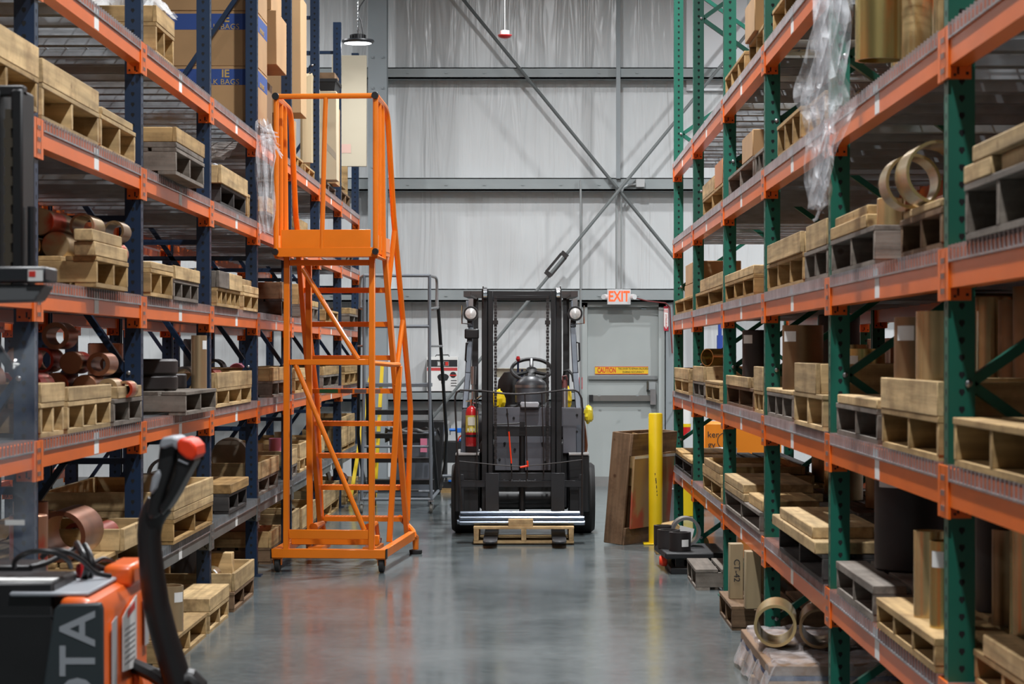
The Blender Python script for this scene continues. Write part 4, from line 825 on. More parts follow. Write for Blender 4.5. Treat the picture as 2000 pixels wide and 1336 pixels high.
# load backrest
b = MB(); r = .008
dy = -.16
b.tube([F(903,1005,dy),F(893,880,dy),F(889,790,dy)]+[F(x,y,dy) for x,y in ((889,775),(892,766),(899,762),(940,763),(985,769),(1010,770),(1050,768),(1100,762),(1122,762),(1130,766),(1136,778),(1138,800))]+[F(1137,880,dy),F(1137,1005,dy)], r, 8)
b.build('load_backrest', IRON, m)
for pts in (((990,798),(995,860),(1000,930)),((1025,770),(1028,850),(1030,930)),((1058,768),(1061,850),(1062,925)),((930,763),(931,850),(932,930))):
    MB().tube([F(x,y,dy) for x,y in pts], .006, 6).build('backrest_bar', IRON, m)
MB().tube([F(x,y,dy-.01) for x,y in ((897,901),(930,904),(980,909),(1010,911),(1040,909),(1090,904),(1137,898))], .005, 6).build('tie_wire', IRON, m)
MB().tube([F(x,y,dy-.015) for x,y in ((994,843),(996,870),(999,905))], .007, 6).build('red_strap', REDP, m); MB().tube([F(x,y,dy-.02) for x,y in ((1030,900),(1031,910),(1016,913))], .009, 6).build('red_strap', REDP, m)
# overhead guard
for s in (-1,1):
    pts = [F(916 if s < 0 else 1121, 588, .55), F(919 if s < 0 else 1119, 640, .50), F(914 if s < 0 else 1124, 730, .40), F(908 if s < 0 else 1130, 800, .28), F(905 if s < 0 else 1131, 890, .25)]
    g = MB(); 
    for a_, b_ in zip(pts, pts[1:]): g.bar(a_, b_, .05, .06, up=(0,1,0))
    g.build('guard_pillar', mat('pillar_grey%d' % s, (.10,.115,.14), .38, metal=.3, noise=.4, nscale=(6,6,6)), m, bev=.006)
    MB().tube([F(914 if s < 0 else 1126,669,.42),F(911 if s < 0 else 1131,670,.40),F(909 if s < 0 else 1132,704,.37),F(911 if s < 0 else 1129,706,.38)], .007, 6).build('grab_handle', BLACK, m)
    # head lamp
    lx, ly, lz = F(919.5 if s < 0 else 1123.5, 612.5, .42)
    h = MB().lathe([(.062,-.02),(.066,0),(.066,.02),(.05,.06),(.02,.075)], 24, 0, Matrix.Translation((lx,ly,lz)) @ along('y')).build('head_lamp', BLACK, m)
    MB().lathe([(.0,-.03),(.035,-.026),(.056,-.016),(.056,-.012)], 24, 0, Matrix.Translation((lx,ly,lz)) @ along('y')).build('lamp_glass', mat('lamp_glass%d' % s, (.88,.88,.86), .22, metal=.25, noise=.35, nscale=(40,40,40)), h)
    MB().tube([(lx+s*.075,ly-.02,lz+.07),(lx+s*.075,ly-.02,lz-.085),(lx,ly,lz-.09)], .006, 6).build('lamp_guard', CHROME, h)
    MB().box(lx-.02,lx+.02,ly-.0,ly+.05,lz+.06,lz+.13).build('lamp_bracket', STEEL, m)
MB().box(fx(915),fx(1128),.45,1.95,2.10,2.15).build('guard_roof', CHAR, m, bev=.01) if 0 else None
g = MB(); zt = F(1000,572,.6)[2]
for px in (912,1122): g.bar(F(px,574,.55), (fx(px)*.98, 2.0, zt), .06, .05)
for q in range(5): g.bar((fx(916),.6+q*.33,zt-.0),(fx(1124),.6+q*.33,zt-.0), .05, .03)
g.build('guard_roof', mat('roof_brown', (.05,.042,.04), .5), m)
for px in (917,1113):
    MB().bar((fx(px),1.95,.95),(fx(px),1.98,zt), .06, .06, up=(0,1,0)).build('rear_pillar', CHAR, m)
mx_, my_, mz_ = F(922, 652, .4)
MB().box(mx_-.065,mx_+.06,my_-.01,my_+.015,mz_-.043,mz_+.043).build('mirror', BLACK, m, bev=.02, seg=3)
# steering wheel, column, tank, seat
sx, sy, sz = F(1038, 722, .72)
Mw = Matrix.Translation((sx,sy,sz)) @ Matrix.Rotation(math.radians(32),4,'X')
w = MB(); n = 28; ring = [Mw @ Vector((.175*math.cos(2*PI*i/n),.175*math.sin(2*PI*i/n),0)) for i in range(n)]
w.tube(ring+[ring[0],ring[1]], .016, 8, cap=False)
for an in (90,210,330): w.tube([Mw @ Vector((0,0,-.02)), Mw @ Vector((.17*math.cos(math.radians(an)),.17*math.sin(math.radians(an)),0))], .017, 6)
w.lathe([(.045,-.04),(.05,0),(.03,.01)], 16, 0, Mw); w.build('steering_wheel', BLACK, m)
MB().tube([F(1036,735,.66),F(1030,790,.45)], .05, 10).build('steering_column', BLACK, m)
t = MB().lathe([(.04,-.0),(.115,.01),(.135,.03),(.135,.16),(.125,.20),(.07,.25),(.0,.26)], 26, 0, Matrix.Translation(F(1037,792,.35))).build('column_cover', mat('cover_grey', (.07,.075,.085), .4), m)
tx = F(1037,792,.35); MB().ring(.138,.13,.022,26,0,Matrix.Translation((tx[0],tx[1],tx[2]+.155))).build('silver_band', STEEL, t)
MB().box(fx(1016),fx(1053),.20,.32,fz(798),fz(786)).build('fluid_reservoir', mat('reservoir_grey', (.40,.40,.42), .5), m, bev=.01)
s_ = MB(); sx0 = F(1010,760,1.2)
s_.box(fx(985),fx(1075),1.05,1.6,.98,1.1); s_.box(fx(985),fx(1075),1.5,1.65,1.1,1.36); s_.build('seat', BLACK, m, bev=.05, seg=3)
MB().lathe([(.0,0),(.14,.02),(.16,.15),(.14,.30),(.09,.37),(.0,.385)], 20, 0, Matrix.Translation((fx(1002),1.15,1.0)) @ Matrix.Scale(.55,4,(0,1,0))).build('dash_hood', BLACK, m)
for k_ in range(2): MB().tube([(fx(1010)+k_*.035,.8,1.2),(fx(1011)+k_*.035,.78,1.48 if k_ == 0 else 1.40)], .01, 6).build('control_lever', NAVY, m)
MB().lathe([(.012,0),(.02,.02),(.012,.045)], 10, 0, Matrix.Translation((fx(1011),.78,1.47))).build('red_knob', RED, m)
MB().box(fx(962),fx(1070),1.7,2.05,1.32,1.40).build('cab_rear_shelf', mat('shelf_tan', (.40,.37,.28), .6), m)
# cowl and panels
MB().box(fx(960),fx(1130),.26,.30,fz(835),fz(797)).build('cowl_panel', TRUCKGREY, m, bev=.004)
for x0,x1,y0,y1 in ((965,1017,922,853),(1024,1078,922,853),(1100,1143,888,798)): MB().box(fx(x0),fx(x1),.24,.28,fz(y0),fz(y1)).build('front_panel', TRUCKGREY, m, bev=.004)
MB().box(fx(903),fx(934),.24,.28,fz(888),fz(800)).build('front_panel', TRUCKGREY, m, bev=.004)
bo = MB()
for px,py in ((990,810),(1003,818),(985,868),(1005,880),(1060,868),(1128,812),(1128,845),(975,900),(1065,905)): bo.lathe([(.011,0),(.009,.008)], 8, 0, Matrix.Translation((fx(px),.24 if py > 850 or px > 1100 else .26,fz(py))) @ Matrix.Rotation(PI/2,4,'X'))
bo.build('panel_bolt', BLACK, m)
for s in (-1,1):
    x0, x1 = (fx(889), fx(936)) if s < 0 else (fx(1111), fx(1151))
    q = MB().box(x0,x1,.0,.9,fz(1000),fz(889)); q.build('fender', CHAR, m, bev=.01); MB().box(x0+.002,x1-.002,-.01,.9,fz(889),fz(886)).build('fender_top', mat('fender_top%d' % s, (.38,.37,.36), .5), m)
    for wy, rad, wd_ in ((.38,.30,.22),(2.0,.235,.18)):
        cx_ = s*(.47 if wy < 1 else .45)
        cx_ = (x0+x1)/2 + (.03*s)
        wh = MB().lathe([(.12,-wd_/2),(rad*.92,-wd_/2),(rad,-wd_/2+.03),(rad,wd_/2-.03),(rad*.92,wd_/2),(.12,wd_/2)], 36, 0, Matrix.Translation((cx_,wy,rad)) @ along('x')).build('tyre', RUBBER, m)
        MB().lathe([(.0,-wd_/2+.02),(.12,-wd_/2+.01),(.12,wd_/2-.01),(.0,wd_/2-.02)], 24, 0, Matrix.Translation((cx_,wy,rad)) @ along('x')).build('wheel_hub', mat('hub%d%d' % (s, wy), (.12,.12,.12), .5), wh)
MB().box(fx(935),fx(1112),.30,2.35,.20,.78).build('chassis', CHAR, m, bev=.02); MB().box(fx(905),fx(1135),1.75,2.75,.24,.98).build('counterweight', DKGREY, m, bev=.08, seg=3); MB().box(fx(940),fx(1110),.9,1.75,.78,.98).build('engine_cover', CHAR, m, bev=.02)
MB().tube([(fx(945),.35,.30),(fx(1100),.35,.30)], .075, 14).build('drive_axle', BLACK, m)
MB().tube([F(1100,742,.55),F(1103,725,.5),F(1110,723,.5),F(1118,732,.48),F(1120,745,.45)], .012, 8).build('hose_loop', BLACK, m)
MB().tube([F(1103,800,.3),F(1103,758,.32)], .026, 12).build('pump_cylinder', STEEL, m); MB().tube([F(1103,758,.32),F(1103,742,.33)], .026, 12).tube([F(1099,745,.30),F(1099,735,.3),F(1106,734,.3),F(1108,742,.3)], .007, 6).build('pump_cap', mat('pump_red', (.16,.05,.05), .5), m)
MB().tube([F(1137,815,.3),F(1141,840,.32),F(1144,870,.35),F(1142,888,.35)], .018, 8).build('side_hose', COPPER, m)
# fire extinguisher on the truck
ex = thing('fire_extinguisher', 'red fire extinguisher strapped to the forklift pillar', 'fire extinguisher', F(921,868,.14)[:1]+(YM+.165,)+(F(923,872,.14)[2],))
MB().lathe([(.045,0),(.052,.01),(.052,.29),(.04,.325),(.018,.345),(.0,.35)], 24).build('cylinder', RED, ex)
MB().lathe([(.0525,.12),(.0528,.12),(.0528,.265),(.0525,.265)], 24, closed=True).build('yellow_label', mat('label_yellow', (.72,.60,.12), .6), ex); 
l = MB()
for q in range(3): l.box(-.035+q*.025,-.022+q*.025,-.056,-.0535,.13,.155)
l.box(-.03,.03,-.0565,-.054,.18,.25); l.build('label_print', mat('label_pale', (.62,.60,.50), .6), ex)
MB().lathe([(.0535,.08),(.0545,.08),(.0545,.10),(.0535,.10)], 20, closed=True).build('strap', BLACK, ex)
MB().tube([(0,0,.345),(0,0,.40)], .014, 8).tube([(-.05,0,.385),(-.02,0,.39),(.03,0,.395),(.085,-.0,.43)], .009, 6).tube([(.0,0,.37),(.06,0,.375),(.085,0,.36)], .008, 6).build('valve_handle', CHROME, ex)
MB().tube([(.012,0,.40),(.014,0,.52),(.014,0,.53),(.016,0,.68)], [.014,.014,.022,.025], 12).build('discharge_horn', STEEL, ex)
# bags around the truck
def crumple(name, label, cat, c, sx, sy, sz, m_, seed):
    q = random.Random(seed); b = MB(); n1, n2 = 14, 9
    off = [[1+q.uniform(-.22,.22) for j in range(n1)] for i in range(n2+1)]
    def f(u, v):
        i = int(round(v*n2)); j = int(round(u*n1)) % n1; r_ = off[i][j] if 0 < i < n2 else 1
        th = PI*v; return (c[0]+sx*r_*math.sin(th)*math.cos(2*PI*u), c[1]+sy*r_*math.sin(th)*math.sin(2*PI*u), c[2]+sz*r_*math.cos(th))
    return tag(b.sheet(f, n1, n2).build(name, m_, ang=20), label, cat)
v = W(1150,810,YM+.16); crumple('plastic_bag', 'crumpled bright yellow bag hanging outside the forklift next to the door', 'bag', v, .042, .06, .075, YELLOWB, 1)
v = W(972,782,YM+.6); crumple('plastic_bag', 'yellow bag behind the forklift mast rail near the red extinguisher', 'bag', v, .06, .05, .09, YELLOW, 2)
v = W(1106,778,YM+.62); crumple('plastic_bag', 'dark yellow bag squeezed behind the silver pump cylinder', 'bag', v, .05, .05, .1, YELLOW, 4)
# pallet and steel bars on the forks
KP = 18.35/FP
e = thing('wooden_pallet', 'pale new wooden pallet on the forklift forks', 'pallet', ((1023-CX)*KP, 18.32, .012), 0)
L = 196*KP; h = .135
b = MB(); 
for k in range(5): b.box(-L/2,L/2,.0+k*.14,.10+k*.14,h-.02,h)
b.build('deck_boards', WD('pale','x'), e, bev=.002)
for x in (-L/2+.022,0,L/2-.022): MB().box(x-.02,x+.02,.0,.66,.022,h-.02).build('stringer', WD('pale','y'), e, bev=.002)
for y in (0,.28,.56): MB().box(-L/2,L/2,y,y+.09,0,.021).build('bottom_board', WD('pale','x'), e, bev=.002)
tag(MB().box(-.10,.10,0,.09,0,.058).build('timber_block', WD('pale','x'), None, ((1017-CX)*KP, 18.33, .1475), bev=.003), 'short pale timber block holding the steel bars on the forklift pallet', 'timber')
zt = .1475
BARS = mat('bright_bar_steel', (.22,.25,.30), .22, metal=1, noise=.5, nscale=(3,60,60))
names = ['lowest','second','third','fourth','fifth','sixth','seventh']
for i, (x0, x1, dy_, dz_) in enumerate([(898,1141,.115,.0),(899,1142,.155,.0),(905,1137,.20,.0),(893,1140,.245,.0),(899,1141,.135,.036),(903,1139,.178,.036),(897,1134,.222,.036),(899,1132,.20,.072)]):
    y = 18.33+dy_; kk = y/FP
    tag(MB().tube([((x0-CX)*kk,y,zt+.0205+dz_),((x1-CX)*kk,y,zt+.0205+dz_)], .0195, 14).build('steel_bar', BARS), 'shiny steel round bar in the bundle on the forklift pallet', 'steel bar', 'steel bars on the forklift pallet')
# yellow bollard
KB = 4450*1.55/(1063-688)
v = W(1280.5,1063,KB)
e = thing('bollard', 'yellow steel bollard standing by the green rack end', 'bollard', (v.x,KB,0))
hb = H-(807-688)*KB/FP
MB().lathe([(.056,.0),(.057,hb-.012),(.053,hb-.002),(.046,hb),(.0,hb)], 32).build('post', YELLOW, e)
MB().box(-.10,.10,-.09,.09,0,.012).build('base_plate', YELLOW, e, bev=.003)
b = MB()
for q,(a_,z_) in enumerate([(-1.6,.52),(-1.55,.50),(-1.5,.46),(-1.45,.43),(-1.42,.40),(-1.7,.57)]):
    for p_ in range(1+(q<3)): b.box(.0572*math.cos(a_)-.003,.0572*math.cos(a_)+.003,.0572*math.sin(a_)-.001,.0572*math.sin(a_)+.001,z_+p_*.012-.005,z_+p_*.012+.006)
b.build('scuff_mark', INK, e)
# leaning crate lid beside it: a shallow board box leaned back to the wall side
e = thing('leaning_crate', 'brown wooden crate leaning on edge next to the yellow bollard', 'crate', (.74, 18.30, .0))
e.rotation_euler = (math.radians(5.2), 0, math.radians(60))
hh, LL = .90, .80
MB().box(0,.025,0,.17,0,hh).build('end_board', WD('brown','z'), e, bev=.004); MB().box(LL-.025,LL,0,.17,0,hh).build('end_board', WD('brown','z'), e, bev=.004)
MB().box(.025,LL-.025,.148,.17,.0,hh).build('back_board', WD('brown','z'), e)
MB().box(.0,LL,-.02,-.0,hh*.80,hh).build('front_board', WD('brown','x'), e, bev=.003); MB().box(.0,LL,-.02,-.0,0,.14).build('front_board', WD('brown','x'), e, bev=.003)
MB().box(.025,LL-.025,.0,.148,.0,.02).build('bottom_board', WD('brown','x'), e); MB().box(.30,.32,.0,.148,hh*.5,hh*.98).build('inner_board', WD('tan','z'), e)
MB().prism([(.06,.13),(LL-.05,.13),(LL-.05,hh*.82),(.02,hh*.80)], -.038, -.021).build('plywood_panel', mat('stained_plywood', (.40,.26,.12), .7, col2=(.48,.10,.05), nscale=(2.2,2.2,1.2), thr=(.50,.56)), e, bev=.002)
MB().box(.03,LL-.05,-.0395,-.038,hh*.775,hh*.80).build('white_edge', WHITE, e)
# ================= walkie stacker in front of the blue rack =================
e = thing('walkie_stacker', 'orange and black walkie stacker truck with a black tiller beside the blue rack', 'stacker truck', (-1.30, 6.75, 0))
def G(px, py, Y): v = W(px, py, Y); return (v.x+1.30, Y-6.75, v.z)
bx1 = G(205,1200,6.05)[0]; zt = G(200,1168,6.05)[2]; y0, y1 = 6.05-6.75, 6.76-6.75
b = MB(); b.prism([(G(66,1,6.05)[0],.08),(bx1,.08),(bx1-.008,zt-.05),(bx1-.03,zt-.012),(bx1-.06,zt),(G(116,1,6.05)[0],zt)], y0, y1); b.build('motor_cover', TOYOR, e, bev=.018, seg=3)
s = MB().prism([G(60,1500,6.04)[::2],G(201,1500,6.04)[::2],G(200,1190,6.04)[::2],G(196,1178,6.04)[::2],G(116,1180,6.04)[::2],G(106,1190,6.04)[::2]], y0-.012, y0+.02)
sp = s.build('side_panel', TOYGR, e, bev=.006, seg=2)
p = G(154,1345,6.03); text('TOYOTA', .132, TOYLG, e, (p[0],y0-.0135,p[2]-.075), (PI/2,-PI/2,0), 'logo_lettering', sx=1.02, bold=.002)
t = MB().box(G(112,1,6.7)[0],bx1-.05,y0+.03,y1-.1,zt,zt+.012); t.build('top_plate', TOYLG, e, bev=.004)
MB().box(bx1-.09,bx1-.002,y1-.26,y1,zt-.02,zt+.045).build('rear_lip', TOYOR, e, bev=.015, seg=2)
tx = bx1+.0012
def sticker(name, pts, m_):      # on the end face, y and z pairs
    return MB().prism(pts, bx1-.0005, bx1+.0015, 0, 'x').build(name, m_, e)
zf = lambda py, y: H-(py-CY)*(y)/FP-0
sticker('white_sticker', [(6.31-6.75,0.665),(6.31-6.75,0.815),(6.37-6.75,0.830),(6.53-6.75,0.855),(6.53-6.75,0.650)], WHITE)
st = MB().prism([(6.38-6.75,0.825),(6.38-6.75,0.805),(6.50-6.75,0.820),(6.50-6.75,0.842)], bx1+.0016, bx1+.0022, 0, 'x').build('red_print', REDINK, e)
l = MB()
for q in range(7): l.prism([(6.34-6.75,0.680+q*.016),(6.34-6.75,0.685+q*.016),(6.50-6.75,0.687+q*.016),(6.50-6.75,0.682+q*.016)], bx1+.0016, bx1+.0022, 0, 'x')
l.build('small_print', mat('print_grey', (.30,.30,.31), .7), e)
sticker('narrow_sticker', [(6.15-6.75,0.630),(6.15-6.75,0.820),(6.22-6.75,0.830),(6.22-6.75,0.630)], mat('sticker_grey', (.48,.49,.50), .6))
sticker('edge_sticker', [(6.67-6.75,0.690),(6.67-6.75,0.850),(6.74-6.75,0.850),(6.74-6.75,0.690)], mat('sticker_pale', (.55,.56,.57), .6))
MB().prism([(bx1-.01,.50),(bx1+.05,.50),(bx1+.02,.62),(bx1-.01,.66)], 6.50-6.75, 6.64-6.75).build('brake_cover', TOYOR, e, bev=.01)
bb = MB().box(-.575,G(105,1,6.1)[0],6.10-6.75,6.41-6.75,.18,.935).build('battery_box', BLACK, e, bev=.008)
MB().box(-.57,G(104,1,6.1)[0]-.005,6.12-6.75,6.20-6.75,.9355,.937).build('white_strip', WHITE, bb); MB().box(-.57,G(104,1,6.1)[0]+.0008,6.099-6.75,6.102-6.75,.84,.846).build('seam', INK, bb)
MB().box(G(108,1,6.2)[0],G(118,1,6.2)[0]-.0,6.24-6.75,6.30-6.75,.80,.83).build('connector', INK, bb)
MB().box(-.40,-.10,6.412-6.75,6.60-6.75,.86,.95).build('charger_tray', BLACK, e, bev=.004)
MB().box(G(165,1,6.6)[0],G(185,1,6.6)[0],6.55-6.75,6.62-6.75,zt,zt+.06).build('white_plug', WHITE, e, bev=.01, seg=2); MB().box(G(150,1,6.5)[0],G(165,1,6.5)[0],6.48-6.75,6.55-6.75,zt,zt+.05).build('red_plug', RED, e, bev=.006)
def cable(pts, r=.0075):
    P = [G(*p) for p in pts]; out = []
    for i in range(len(P)-1):      # smooth path
        p0, p1, p2, p3 = [Vector(P[max(0,min(len(P)-1,i+k))]) for k in (-1,0,1,2)]
        for t_ in [q/6 for q in range(6)]:
            out.append(.5*((2*p1)+(p2-p0)*t_+(2*p0-5*p1+4*p2-p3)*t_*t_+(3*p1-p0-3*p2+p3)*t_**3))
    out.append(Vector(P[-1])); MB().tube(out, r, 8).build('power_cable', BLACK, e)
cable([(28,1108,6.3),(32,1092,6.25),(60,1078,6.2),(100,1078,6.2),(130,1092,6.25),(138,1108,6.3)]); cable([(80,1090,6.3),(100,1076,6.3),(130,1078,6.3),(160,1095,6.35),(185,1118,6.4),(215,1125,6.45)])
cable([(150,1062,6.5),(160,1080,6.4),(170,1105,6.4),(165,1130,6.45),(160,1150,6.48)], .010); cable([(165,1065,6.5),(178,1090,6.45),(180,1115,6.45),(168,1140,6.5)], .009)
cable([(178,1105,6.5),(200,1092,6.55),(222,1100,6.6),(222,1112,6.6),(205,1122,6.6)]); cable([(185,1105,6.5),(230,1122,6.6),(262,1140,6.7),(285,1160,6.75),(292,1185,6.78)], .008); cable([(150,1070,6.5),(120,1085,6.4),(90,1100,6.35),(60,1108,6.3)], .008)
# mast
for a, c_ in ((-10,8),(30,53)): MB().box(G(a,1,6.75)[0],G(c_,1,6.75)[0],-.06,.10,1.70,G(1,178,6.75)[2]).build('mast_rail', CHAR, e, bev=.006)
MB().box(-.575,G(53,1,6.75)[0],-.05,.0,G(1,190,6.75)[2],G(1,170,6.75)[2]).build('mast_top_bar', CHAR, e, bev=.004)
c_ = MB(); z = G(1,215,6.72)[2]; q = 0; cx_ = G(22,1,6.72)[0]
while z > 1.75:
    w_ = .012 if q % 2 else .008; c_.box(cx_-w_,cx_+w_,-.075,-.055,z-.030,z-.002); z -= .028; q += 1
c_.build('lift_chain', mat('chain_dull', (.14,.12,.09), .4, metal=.7), e)
MB().tube([(G(57,1,6.7)[0],-.02,1.73),(G(57,1,6.7)[0],-.02,1.98)], .012, 8).build('hydraulic_pipe', DKGREY, e)
m1 = MB().box(-.575,G(103,1,6.55)[0],6.45-6.75,6.62-6.75,G(1,552,6.55)[2],G(1,523,6.55)[2]).build('mast_bracket', DKGREY, e, bev=.006)
z0 = G(1,549,6.45)[2]; MB().box(G(55,1,6.45)[0],G(84,1,6.45)[0],6.447-6.75,6.449-6.75,z0,z0+.032).build('white_sticker', WHITE, m1); MB().box(G(57,1,6.45)[0],G(70,1,6.45)[0],6.445-6.75,6.447-6.75,z0+.012,z0+.028).build('red_print', REDINK, m1)
MB().prism([(-.57,G(1,597,6.55)[2]),(G(80,1,6.55)[0],G(1,590,6.55)[2]),(G(100,1,6.55)[0],G(1,557,6.55)[2]),(-.57,G(1,557,6.55)[2])], 6.47-6.75, 6.60-6.75).build('hood_block', mat('hood_grey', (.11,.115,.12), .5), e, bev=.006)
MB().sheet(lambda u, v: (-.575+u*(G(73,1,6.6)[0]+.575), 6.58-6.75+.02*math.sin(u*3), .93+v*(1.69-.93)), 4, 1).build('clear_guard_panel', CLEAR, e, thick=.005)
MB().box(G(9,1,6.56)[0],G(47,1,6.56)[0],6.565-6.75,6.567-6.75,G(1,1026,6.56)[2],G(1,1016,6.56)[2]).build('white_tag', WHITE, e)
MB().box(-.575,-.50,-.04,.05,.1,1.75).build('mast_column', CHAR, e, bev=.004)
# tiller arm and head
YT = 6.42
pts = [(352,1345),(338,1300),(320,1240),(305,1180),(297,1120),(293,1075),(291,1045),(294,1020),(302,1000),(312,985)]
a = MB()
P = [Vector(G(x,y,YT)) for x,y in pts]
prof = lambda p, t, w_: p
a.tube(P, [.040,.040,.039,.038,.036,.034,.034,.036,.038,.040], 12); a.build('tiller_arm', BLACK, e)
MB().tube([G(325,1336,YT),G(372,1326,YT),G(395,1350,YT)], .03, 10).box(G(310,1,YT)[0],G(392,1,YT)[0],YT-6.75-.06,YT-6.75+.1,.42,G(1,1345,YT)[2]).build('tiller_pivot', BLACK, e, bev=.01)
YY = YT-6.75
h = MB().prism([G(x,y,YT)[::2] for x,y in ((291,1000),(300,960),(312,918),(318,868),(328,853),(345,851),(356,858),(352,880),(346,905),(340,925),(330,955),(322,985),(318,1005),(300,1015))], YY-.06, YY+.06); h.build('handle_side', BLACK, e, bev=.018, seg=3)
h = MB().prism([G(x,y,YT)[::2] for x,y in ((350,876),(384,888),(386,900),(372,925),(352,962),(338,985),(322,1005),(316,990),(335,960),(348,925),(352,900))], YY-.07, YY+.07); h.build('handle_side', BLACK, e, bev=.016, seg=3)
MB().prism([G(x,y,YT)[::2] for x,y in ((318,872),(326,852),(346,850),(358,856),(354,878),(345,868),(330,874))], YY-.085, YY+.085).build('head_top', TOYLG, e, bev=.01, seg=2)
MB().prism([G(x,y,YT)[::2] for x,y in ((354,862),(362,853),(380,857),(392,870),(393,886),(386,897),(372,893),(356,880))], YY-.09, YY+.09).build('red_button', REDP, e, bev=.022, seg=4)
MB().prism([G(x,y,YT)[::2] for x,y in ((305,930),(318,912),(322,925),(315,950),(304,965),(300,955))], YY-.072, YY-.05).build('grey_paddle', TOYLG, e, bev=.006)
MB().prism([G(x,y,YT)[::2] for x,y in ((357,894),(376,902),(374,905),(356,897))], YY-.078, YY-.06).build('grey_switch', TOYLG, e)
MB().tube([G(262,1300,6.5),G(300,1318,6.45),G(345,1350,6.42)], .022, 8).build('arm_link', BLACK, e)
MB().lathe([(.0,-.04),(.11,-.04),(.115,0),(.11,.04),(.0,.04)], 24, 0, Matrix.Translation((-.05,.1,.117)) @ along('y')).build('drive_wheel', RUBBER, e)
for s_ in (-.15,.35): MB().box(-.575,-.1,s_-.06,s_+.06,.06,.16).build('base_leg', CHAR, e, bev=.01)
# ================= stretch film =================
def film(name, label, base, path, wid, seed, n=3, amp=.03):
    q = random.Random(seed); b = MB()
    for k in range(n):
        ph = q.uniform(0,6); dx_ = q.uniform(-wid,wid)*.35; dy_ = q.uniform(-.05,.05)
        def f(u, v, ph=ph, dx_=dx_, dy_=dy_):
            t_ = u*(len(path)-1); i = min(int(t_), len(path)-2); fr = t_-i
            c0, c1 = path[i], path[i+1]; w_ = (c0[2]*(1-fr)+c1[2]*fr)
            return (c0[0]*(1-fr)+c1[0]*fr+dx_*w_/wid+(v-.5)*w_+amp*.6*math.sin(v*9+u*13+ph), dy_+amp*math.sin(v*21+ph+u*7)+amp*.5*math.sin(u*40+v*8), c0[1]*(1-fr)+c1[1]*fr+.01*math.sin(v*17+ph))
        b.sheet(f, 34, 12)
    o = b.build(name, FILM, None, base, ang=25); return tag(o, label, 'plastic film')
YF = 8.35
film('stretch_film', 'torn strip of clear stretch film hanging from the top beam of the green rack', (0,YF-.03,0), [(W(x,y,YF).x-.015,W(x,y,YF).z,w_*YF/FP) for x,y,w_ in ((1625,-20,60),(1622,60,66),(1615,140,70),(1612,200,95),(1612,240,70),(1608,300,44),(1607,360,34),(1602,405,28))], .15, 5, 3)
tag(MB().tube([W(1612,398,YF),W(1600,412,YF),W(1594,428,YF),W(1588,431,YF)], .006, 6).build('film_tail', FILM), 'thin twisted film tail at the lower end of the hanging stretch film', 'plastic film')
YF = 15.6
film('stretch_film', 'crumpled strip of clear stretch film hanging beside a blue upright', (0,YF,0), [(W(x,y,YF).x+.02,W(x,y,YF).z,w_*YF/FP) for x,y,w_ in ((508,235,14),(512,262,22),(512,290,24),(513,330,24),(514,380,22),(515,420,20),(516,455,14))], .08, 8, 2, .014)
q_ = random.Random(5); b = MB()
for k in range(9):
    x0, y0_ = 512+q_.uniform(-4,10), 262+q_.uniform(-15,20); b.tube([W(x0,y0_,15.7),W(x0+12+q_.uniform(0,8),y0_+q_.uniform(-10,8),15.72),W(x0+26+q_.uniform(-4,12),y0_+q_.uniform(0,40),15.7)], [.012,.009,.004], 5)
tag(b.build('film_tuft', FILM), 'ragged tuft of torn film on the top beam behind the ladder rail', 'plastic film', kind='stuff')
tag(MB().tube([W(534,285,15.7),W(538,305,15.7),W(531,340,15.7),W(529,378,15.7)], .005, 6).build('film_strand', FILM), 'thin film strand dangling under the top beam by the ladder', 'plastic film')
def drape(name, label, c, sx, sy, sz, seed, m_=FILM):
    q = random.Random(seed); ph = [q.uniform(0,6) for _ in range(6)]
    def f(u, v):
        x, y = u*2-1, v*2-1; r_ = max(abs(x),abs(y))
        z = sz*(1-r_**3)+.02*math.sin(x*9+ph[0])*math.cos(y*8+ph[1])+.012*math.sin(x*23+ph[2]+y*17)
        return (x*sx+.01*math.sin(y*30+ph[3]), y*sy+.01*math.sin(x*30+ph[4]), max(z, .002))
    return tag(MB().sheet(f, 26, 26).build(name, m_, None, c, ang=25), label, 'plastic film')
v = W(205,40,9.9); drape('plastic_bag', 'big white plastic bag standing on the top shelf of the blue rack', (-2.28, 9.9, ZL[4]+.012), .26, .22, .34, 3, mat('bag_white', (.72,.74,.76), .35))
drape('clear_film_wrap', 'clear film heaped over the tan crate on the top shelf of blue rack', (-2.2, 11.95, ZL[4]+.012+.16+.09), .32, .20, .16, 6)
drape('clear_film_wrap', 'clear film ball on the grey pallet beside the blue upright', (-2.52, 11.75, ZL[3]+.18), .17, .16, .17, 9)
# film sagging under the top deck between two blue uprights
yb_, L_ = 14.7, .95
tag(MB().sheet(lambda u, v: (-2.0-.8*v, yb_-L_+2*L_*u, ZL[4]-.047-.20*math.sin(PI*u)*(1-.3*v)+.01*math.sin(u*40+v*9)), 30, 10).build('sagging_film', film_mat('brown_film', .8, .3, (.42,.38,.35))), 'brownish film sagging under the top shelf of the blue rack', 'plastic film')
